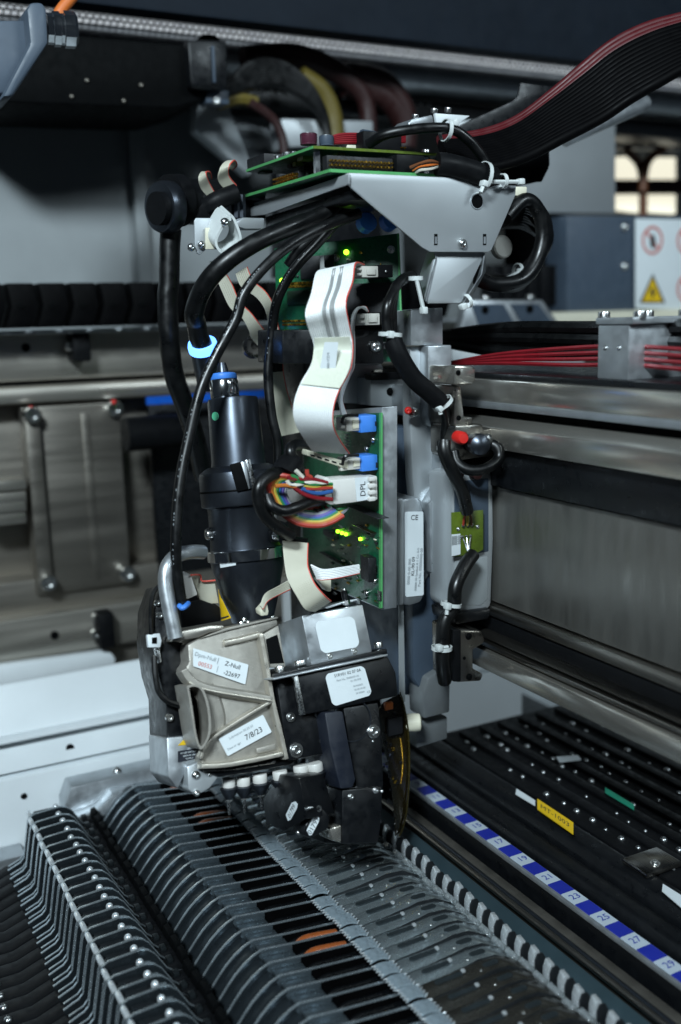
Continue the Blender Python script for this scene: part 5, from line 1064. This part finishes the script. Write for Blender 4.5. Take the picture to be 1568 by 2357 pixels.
Po = [onP(*c6(*p), HP(.013)) for p in outl]; Pi = [onP(*c6(*p), HP(.013)) for p in inn]
Po, Pi = spline(Po + [Po[0]], 4)[:-1], spline(Pi + [Pi[0]], 4)[:-1]; g = G(); n = len(Po); bk = HN * -.024
g.add(Po + Pi + [p + bk for p in Po] + [p + bk for p in Pi], [(i, (i + 1) % n, n + (i + 1) % n, n + i) for i in range(n)] + [(i, 2 * n + i, 2 * n + (i + 1) % n, (i + 1) % n) for i in range(n)] + [(n + i, n + (i + 1) % n, 3 * n + (i + 1) % n, 3 * n + i) for i in range(n)])
mesh('duct_mouth', g, 'cast', cs)
mesh('duct_interior', G().prism([p + HN * -.018 for p in Pi], HN * -.004), 'black_deep', cs)
sticker('calibration_label', [c6(425, 962), c6(885, 1100), c6(858, 1265), c6(425, 1112)], HP(.0012), cs, [('Dpm-Null', .22, .72, .32, 'print_grey'), ('00553', .22, .26, .34, 'sign_red'), ('Z-Null', .72, .72, .36, 'print'), ('-22697', .72, .25, .36, 'print'), ('|', .45, .75, .4, 'print_grey'), ('|', .45, .3, .4, 'print_grey')], rc=.0006)
sticker('lubrication_label', [c6(635, 1715), c6(1005, 1515), c6(1078, 1660), c6(712, 1860)], HP(.0012), cs, [('Lubrication 00.20.20', .45, .76, .17, 'print_grey'), ('Date or sgn', .2, .3, .16, 'print_grey'), ('7/8/23', .66, .38, .40, 'print')], rc=.0006)
hplate('top_flange', c6, [(560, 850), (700, 795), (1130, 700), (1132, 716), (720, 815), (480, 885)], .0015, .03, 'cast', cs, bev=.0008)
for p in ((825, 765), (850, 735), (885, 760), (1083, 720)): bolt_px(*c6(*p), (onP(*c6(*p), HP(-.012)), HZ), 7, hd)
# silver motor box
f4 = [(395, 222), (845, 140), (915, 490), (465, 590)]; Fp = [onP(*c7(*p), HP(.006)) for p in f4]; bl = [onP(*c7(215, 288), HP(-.03)), onP(*c7(272, 640), HP(-.03))]
Bk = [bl[0], Fp[1] - HN * .036, Fp[2] - HN * .036, bl[1]]
bx = mesh('motor_box', G().add(Fp + Bk, [(0, 1, 2, 3), (7, 6, 5, 4), (0, 4, 5, 1), (1, 5, 6, 2), (2, 6, 7, 3), (3, 7, 4, 0)]), 'alu', hd, bev=.0009)
sticker('blank_label', [c7(486, 268), c7(776, 225), c7(822, 450), c7(540, 505)], HP(.0062), bx, rc=.003)
for p in ((600, 520), (782, 485)): bolt_px(*c7(*p), HP(.0062), 7, bx, kind='washer')
hplate('top_clip', c7, [(560, 165), (700, 118), (800, 96), (822, 112), (826, 138), (812, 140), (800, 116), (700, 135), (580, 172)], -.004, .02, 'alu', bx, bev=.0003)
mesh('stud', G().tube([onP(*c7(722, 128), HP(-.004)), onP(*c7(703, 40), HP(-.004))], .0022, 10, 1), 'black_metal', bx); bolt_px(*c7(702, 42), (onP(*c7(702, 42), HP(-.004)), HZ), 6, bx); bolt_px(*c7(724, 132), (onP(*c7(724, 132), HP(-.002)), HZ), 9, bx, kind='hex')
# black drive housing
hs = hplate('drive_housing', c7, [(345, 668), (1030, 520), (1090, 640), (1108, 815), (960, 845), (620, 915), (412, 955)], .012, .055, 'black_metal', bev=.0015)
hplate('flange_edge', c7, [(186, 684), (1028, 505), (1030, 520), (188, 698)], .016, .055, 'alu', hs, bev=.0004)
hplate('flange_plate', c7, [(190, 650), (300, 630), (1020, 465), (1028, 503), (186, 683)], .008, .045, 'black_metal', hs, bev=.0006)
hplate('rail_strip', c7, [(333, 662), (364, 656), (424, 952), (388, 957)], .0135, .003, 'tin', hs, bev=.0003)
sticker('type_label', [c7(562, 655), c7(850, 588), c7(912, 805), c7(622, 893)], HP(.0122), hs, [('S1RV01 02 07 0A', .55, .88, .13, 'print'), ('Part No. 0000000-00', .52, .72, .09, 'print_grey'), ('01-00-000', .70, .60, .09, 'print_grey'), ('00 000000', .72, .42, .08, 'print_grey'), ('00 00 00-00', .74, .30, .08, 'print_grey'), ('00 00000', .72, .18, .08, 'print_grey'), ('CE', .93, .12, .10, 'print_grey')], rc=.0025)
for p, r in (((232, 625), 11), ((370, 582), 9), ((398, 575), 8), ((960, 448), 10)): bolt_px(*c7(*p), (onP(*c7(*p), HP(.0)), HZ), r, hd)
lp = hplate('side_plate', c7, [(208, 702), (345, 672), (410, 957), (540, 930), (600, 1235), (292, 1292)], .003, .03, 'black_metal', bev=.001)
for p, r, k in (((312, 970), 11, 'washer'), ((352, 1215), 17, 'washer'), ((508, 950), 7, 'washer'), ((550, 1145), 8, 'dome')): bolt_px(*c7(*p), HP(.0032), r, lp, kind=k)
hplate('hinge_strip', c7, [(522, 935), (548, 930), (605, 1200), (585, 1215)], .008, .005, 'black_satin', lp, bev=.001)
ob = hplate('optics_block', c7, [(700, 900), (962, 860), (985, 1100), (1000, 1460), (965, 1700), (690, 1760), (690, 1500), (795, 1480), (730, 1100)], .009, .05, 'black_metal', bev=.0015)
hplate('ridge', c7, [(562, 935), (700, 925), (722, 1050), (795, 1430), (772, 1492), (680, 1502), (640, 1350), (600, 1180)], .0165, .03, 'navy_plastic', ob, bev=.0015)
hplate('lower_cover', c7, [(692, 1505), (992, 1480), (985, 1700), (960, 1900), (690, 1905)], .0125, .04, 'black_metal', ob, bev=.0012)
p = onP(*c7(765, 992), HP(.0092)); g = G(); r = .0135
for k in range(28):
    a0, a1 = 2 * math.pi * k / 28, 2 * math.pi * (k + 1) / 28; d0, d1 = HX * math.cos(a0) + HZ * math.sin(a0), HX * math.cos(a1) + HZ * math.sin(a1); g.prism([p + d0 * r, p + d1 * r, p + d1 * r * .94, p + d0 * r * .94], HN * .0003)
mesh('engraved_ring', g, 'black_satin', ob)
for q, r, k in (((922, 1075), 16, 'washer'), ((757, 1557), 8, 'washer'), ((940, 1508), 8, 'washer'), ((984, 1515), 4, 'dome'), ((918, 1148), 3, 'dome')): bolt_px(*c7(*q), HP(.0128 if q[1] > 1480 else .0092), r, ob, kind=k)
hplate('lens_foot', c7, [(600, 1790), (690, 1760), (690, 1900), (620, 1880)], .012, .02, 'polished', ob, bev=.0015)
hplate('black_base', c7, [(540, 1700), (960, 1700), (950, 1915), (560, 1900)], -.002, .03, 'black_metal', ob, bev=.001)  # black plate behind the lower cover
# angled camera block with two number labels
cbk = thing('camera_block', 'black angled camera block with two white number labels under the head', 'camera', onP(*c7(430, 1850), HP(.01)))
LQ = [onP(*c7(240, 1612), HP(.002)), onP(*c7(376, 1422), HP(.024)), onP(*c7(432, 1722), HP(.024)), onP(*c7(268, 1812), HP(.002))]
RQ = [LQ[1], onP(*c7(552, 1385), HP(.010)), onP(*c7(640, 1680), HP(.010)), LQ[2]]
bkv = HN * -.03
mesh('housing', G().add([LQ[0], LQ[1], RQ[1], RQ[2], LQ[2], LQ[3]] + [p + bkv for p in (LQ[0], LQ[1], RQ[1], RQ[2], LQ[2], LQ[3])], [(0, 1, 4, 5), (1, 2, 3, 4), (11, 10, 7, 6), (10, 9, 8, 7), (0, 6, 7, 1), (1, 7, 8, 2), (2, 8, 9, 3), (3, 9, 10, 4), (4, 10, 11, 5), (5, 11, 6, 0)]), 'black_metal', cbk, bev=.0008)
nL = (LQ[1] - LQ[0]).cross(LQ[3] - LQ[0]).normalized(); nL = nL if nL.dot(LQ[0]) < 0 else -nL
LPn = (LQ[0] + nL * .0002, nL)
o = plate('number_label', [c7(276, 1690), c7(320, 1600), c7(345, 1592), c7(362, 1612), c7(358, 1640), c7(312, 1725), c7(292, 1735)], LPn, .0003, 'label', cbk, bev=0)
a_, b_ = onP(*c7(300, 1712), LPn), onP(*c7(345, 1612), LPn); e1 = (b_ - a_); e2 = nL.cross(e1); text('01799', (a_ + b_) / 2 + nL * .0001, e1, e2, .0043, 'print', cbk)
lw = [(420, 1765), (470, 1700), (545, 1640), (600, 1700), (590, 1790), (470, 1860), (425, 1845)]; LW = HP(.016)
plate('lower_housing', [c7(*p) for p in lw], LW, .02, 'black_metal', cbk, bev=.0008)
plate('number_label', [c7(430, 1805), c7(480, 1705), c7(505, 1697), c7(523, 1712), c7(520, 1740), c7(468, 1838), c7(450, 1842)], off(LW, .0003), .0003, 'label', cbk, bev=0)
a_, b_ = onP(*c7(452, 1820), off(LW, .0004)), onP(*c7(505, 1718), off(LW, .0004)); e1 = (b_ - a_); text('01799', (a_ + b_) / 2, e1, HN.cross(e1), .0043, 'print', cbk)
bolt_px(*c7(510, 1642), off(LW, .0002), 8, cbk); bolt_px(*c7(370, 1822), HP(.004), 6, cbk, kind='dome')
plate('cable_clamp', [c7(425, 1640), c7(480, 1628), c7(485, 1640), c7(430, 1662)], HP(.026), .004, 'tin', cbk, bev=.0004)
# rotor and nozzles
hplate('rotor_skirt', c6, [(500, 1960), (700, 1950), (1000, 1905), (1215, 1862), (1300, 1890), (1250, 1930), (900, 2000), (640, 2040)], -.004, .04, 'black_metal', bev=.002)
hplate('rotor_band', c6, [(510, 1975), (760, 1968), (1100, 1915), (1105, 1922), (770, 1980), (520, 1990)], -.003, .002, 'steel', bev=.0003)
for i, (x, y, s_) in enumerate(((1440, 1942, 1.05), (1320, 1962, 1.0), (1147, 2008, .98), (980, 2036, .95), (843, 2062, .88), (722, 2074, .86))):
    nz = thing('pick_nozzle', ('white capped pick-up nozzle %s' % ('half hidden behind the black camera block', 'touching the camera block top', 'standing just left of the camera block', 'third from the camera block', 'in front of the end nozzle', 'at the far end beside the aluminium sensor block')[i]), 'nozzle', onP(*c6(x, y + 60), HP(.0)), 'pick-up nozzles on the rotor')
    p = onP(*c6(x, y), HP(-.004 - .003 * i)); r = .0047 * s_; up = (HZ + V((0, -.12, 0)) + V((-.05 + .03 * i, 0, 0))).normalized()
    mesh('cap', G().lathe(p, up, [(r * .96, -.0030), (r, -.0026), (r, .0016), (r * .93, .0022), (r * .5, .0024), (.0001, .0024)], 24), 'white_plastic', nz)
    mesh('flange', G().lathe(p, up, [(r * .5, -.0105), (r * .95, -.0078), (r * 1.35, -.0046), (r * 1.4, -.0036), (r, -.0031)], 24), 'black_satin', nz)
    mesh('tip', G().lathe(p, up, [(.0006, -.020), (.0008, -.0185), (.0011, -.012), (.0022, -.0115)], 12), 'screw_steel', nz)
# left side: black side block, handle, clips, alu sensor block
sb = thing('side_block', 'black side block with screws and a thin cable left of the cast duct', 'block', onP(*c6(300, 1720), HP(-.02)))
plate('block', [c6(*p) for p in [(105, 640), (180, 420), (260, 900), (385, 930), (350, 1150), (400, 1270), (440, 1690), (212, 1725), (200, 1400), (140, 1200), (95, 900)]], HP(-.016), .04, 'black_metal', sb, bev=.0015)
plate('cable_tag', [c6(45, 850), c6(150, 838), c6(166, 900), c6(155, 958), c6(55, 958)], HP(-.010), .004, 'white_paint', sb, bev=.0006); plate('tag_hole', [c6(85, 875), c6(125, 872), c6(125, 925), c6(85, 925)], HP(-.0096), .001, 'black_deep', sb, bev=0)
for p, r in (((125, 588), 7), ((145, 690), 8), ((118, 1045), 8), ((225, 1540), 9), ((395, 1600), 6)): bolt_px(*c6(*p), HP(-.0155), r, sb)
mesh('thin_cable', G().tube([onP(*c6(*p), HP(-.011)) for p in [(160, 430), (100, 500), (72, 640), (75, 850)]], .0014, 8, 6), 'black_cable', sb)
mesh('thin_cable', G().tube([onP(*c6(*p), HP(-.009)) for p in [(105, 1030), (112, 1180), (140, 1320), (210, 1400), (310, 1440), (395, 1500)]], .0018, 8, 6), 'black_cable', sb)
plate('chrome_strip', [c6(100, 960), c6(150, 960), c6(165, 1080), c6(140, 1090)], HP(-.012), .003, 'tin', sb, bev=.0005)
hn = thing('lift_handle', 'bent grey steel rod handle beside the motor foot', 'handle', onP(*c6(260, 900), HP(0)))
mesh('rod', G().tube([onP(*c6(*p), HP(d)) for p, d in [((505, 165), -.01), ((400, 165), -.004), ((290, 195), .0), ((215, 280), .002), ((195, 400), .002), ((215, 560), .002), ((250, 730), .002), ((280, 880), .002)]], .0044, 16, 7), 'alu', hn)
plate('foot', [c6(250, 910), c6(268, 850), c6(320, 822), c6(560, 775), c6(680, 770), c6(690, 800), c6(560, 835), c6(470, 875)], HP(.0), .014, 'steel_x', hn, bev=.0008)
k = thing('rear_connector', 'white ribbon plugs behind the steel handle', 'connector', onY(*c6(420, 600), .60))
plate('plug', [c6(335, 365), c6(410, 355), c6(465, 520), c6(380, 560), c6(350, 530)], YP(.59), .012, 'white_plastic', k, bev=.0008); plate('ribbon_end', [c6(410, 360), c6(480, 358), c6(500, 410), c6(605, 400), c6(640, 590), c6(490, 600), c6(455, 480)], YP(.602), .004, 'ribbon_cream', k, bev=.0005); mesh('red_edge', G().tube(path([(*c6(410, 356), .588), (*c6(485, 356), .60), (*c6(500, 405), .60), (*c6(610, 400), .60)]), .0006, 6, 4), 'ribbon_red', k)
plate('base', [c6(330, 580), c6(480, 560), c6(650, 620), c6(660, 740), c6(330, 800)], YP(.60), .02, 'black_plastic', k, bev=.001)
solo('blue_tie', 'small blue cable tie at the foot of the thin cable inside the handle', 'cable tie', G().tube(path([(*c6(310, 610), .566), (*c6(335, 628), .563), (*c6(365, 612), .564), (*c6(385, 592), .568)]), .0016, 8, 5), 'blue_plastic')
ab = thing('sensor_block', 'brushed aluminium sensor block with a warning label under the cast duct', 'block', onP(*c6(350, 2190), HP(-.01)))
plate('rear_face', [c6(*p) for p in [(205, 1705), (430, 1685), (490, 1790), (480, 1880), (390, 1940), (300, 2135), (220, 2035)]], HP(-.012), .04, 'alu', ab, bev=.0012)
plate('front_face', [c6(*p) for p in [(375, 1945), (480, 1900), (500, 1975), (640, 2030), (560, 2130), (455, 2190), (385, 2140)]], HP(-.006), .03, 'zinc', ab, bev=.0012)
sticker('dark_label', [c6(298, 1818), c6(480, 1790), c6(486, 1872), c6(300, 1912)], HP(-.0118), ab, [('AVOID EXPOSURE', .5, .75, .2, 'label'), ('BEAM 00 mW', .5, .45, .2, 'label'), ('CLASS 2', .5, .18, .2, 'label')], mat='navy_plastic', rc=.0004)
plate('warning_triangle', [c6(345, 1725), c6(385, 1765), c6(300, 1772)], HP(-.0116), .0003, 'yellow_label', ab, bev=0)
for p, r in (((447, 2015), 10), ((562, 2012), 5), ((455, 2165), 8)): bolt_px(*c6(*p), HP(-.0055), r, ab, kind='dome')
# amber flex board at the right of the head
am = thing('amber_board', 'translucent amber circuit board edge with gold contacts right of the optics block', 'circuit board', onY(*c7(1130, 1800), .575))
AP = YP(.572)
plate('board', [c7(*p) for p in [(962, 915), (1000, 865), (1115, 800), (1150, 900), (1180, 1120), (1184, 1400), (1165, 1650), (1135, 1800), (1085, 1850), (1075, 1650), (1030, 1300), (970, 1050)]], AP, .0012, 'amber', am, bev=.0002)
mesh('edge_bead', G().tube([onP(*c7(*p), off(AP, .001)) for p in [(1118, 790), (1150, 900), (1182, 1120), (1186, 1400), (1168, 1650), (1138, 1790), (1110, 1850)]], .0006, 8, 6), 'amber_edge', am)
for k in range(26): bolt_px(*c7(1122 + 16 * math.sin(k * .12), 1130 + k * 13), AP, 2.3, am, mat='gold', kind='dome', name='contact')
for i in range(24):
    u, v = c7(random.uniform(985, 1120), random.uniform(920, 1500)); rbox('surface_part', u, v, u + random.uniform(2, 7), v + random.uniform(2, 6), off(AP, .001), .001, random.choice(['chip', 'gold', 'chip', 'tin']), am, bev=0)
rbox('relay', *c7(1035, 990), *c7(1140, 1090), off(AP, .004), .004, 'chip', am); rbox('orange_part', *c7(1010, 872), *c7(1070, 912), off(AP, .003), .003, 'orange', am)
mesh('spacer', G().lathe(onY(*c7(1220, 1010), .575), (.9, -.4, 0), [(.006, -.008), (.0065, 0), (.006, .004), (.004, .005), (.0001, .005)], 18), 'cream_plastic', am)
solo('acrylic_guard', 'narrow upright clear guard strip between drive box and head', 'guard', G().prism(poly([c7(1112, -10), c7(1142, -10), c7(1156, 860), c7(1122, 850)], YP(.58)), (0, .002, 0)), 'grey_paint')

# worn white print on the thin cables, seen as pale dashes
def dashes(o, pts, r, k0, k1, n):
    P = spline(path(pts), 12); g = G(); a, b = int(k0 * len(P)), int(k1 * len(P))
    for i in range(n):
        q = a + (b - a) * (i + .3 * random.random()) / n; j = int(q)
        if random.random() < .45 or j + 1 >= len(P): continue
        t_ = (P[j + 1] - P[j]).normalized(); c = P[j].lerp(P[j + 1], q - j); toc = -c.normalized(); toc = (toc - t_ * toc.dot(t_)).normalized(); s_ = t_.cross(toc)
        d = (toc * .85 + s_ * .5).normalized(); e = t_.cross(d); L_ = random.uniform(.0005, .0014)
        g.box(c + d * (r + .0001), (L_, random.uniform(.0003, .0006), .0002), (t_, e, d))
    m_ = mesh('print_dashes', g, 'print_grey', o); m_['kind'] = 'stuff'
for o in [x for x in bpy.data.objects if x.name.startswith('thin_cable') and 'label' in x]:
    if 'printed' in o['label']: dashes(o, [(*c1(1350, 830), .585), (*c1(1100, 965), .585), (*c1(900, 1135), .585), (*c1(750, 1330), .585), (*c3(690, 0), .585), (*c3(545, 270), .585), (*c3(430, 530), .583), (*c3(345, 880), .58), (*c3(290, 1150), .577), (*c3(262, 1400), .574), (*c6(283, 100), .572), (*c6(290, 300), .572)], .0033, .2, .98, 90)
    elif 'hanging' in o['label']: dashes(o, [(*c1(1290, 960), .60), (*c1(1150, 1110), .605), (*c1(1050, 1260), .61), (*c1(985, 1420), .612), (*c3(955, 130), .615), (*c3(930, 400), .615)], .0032, .1, .9, 34)
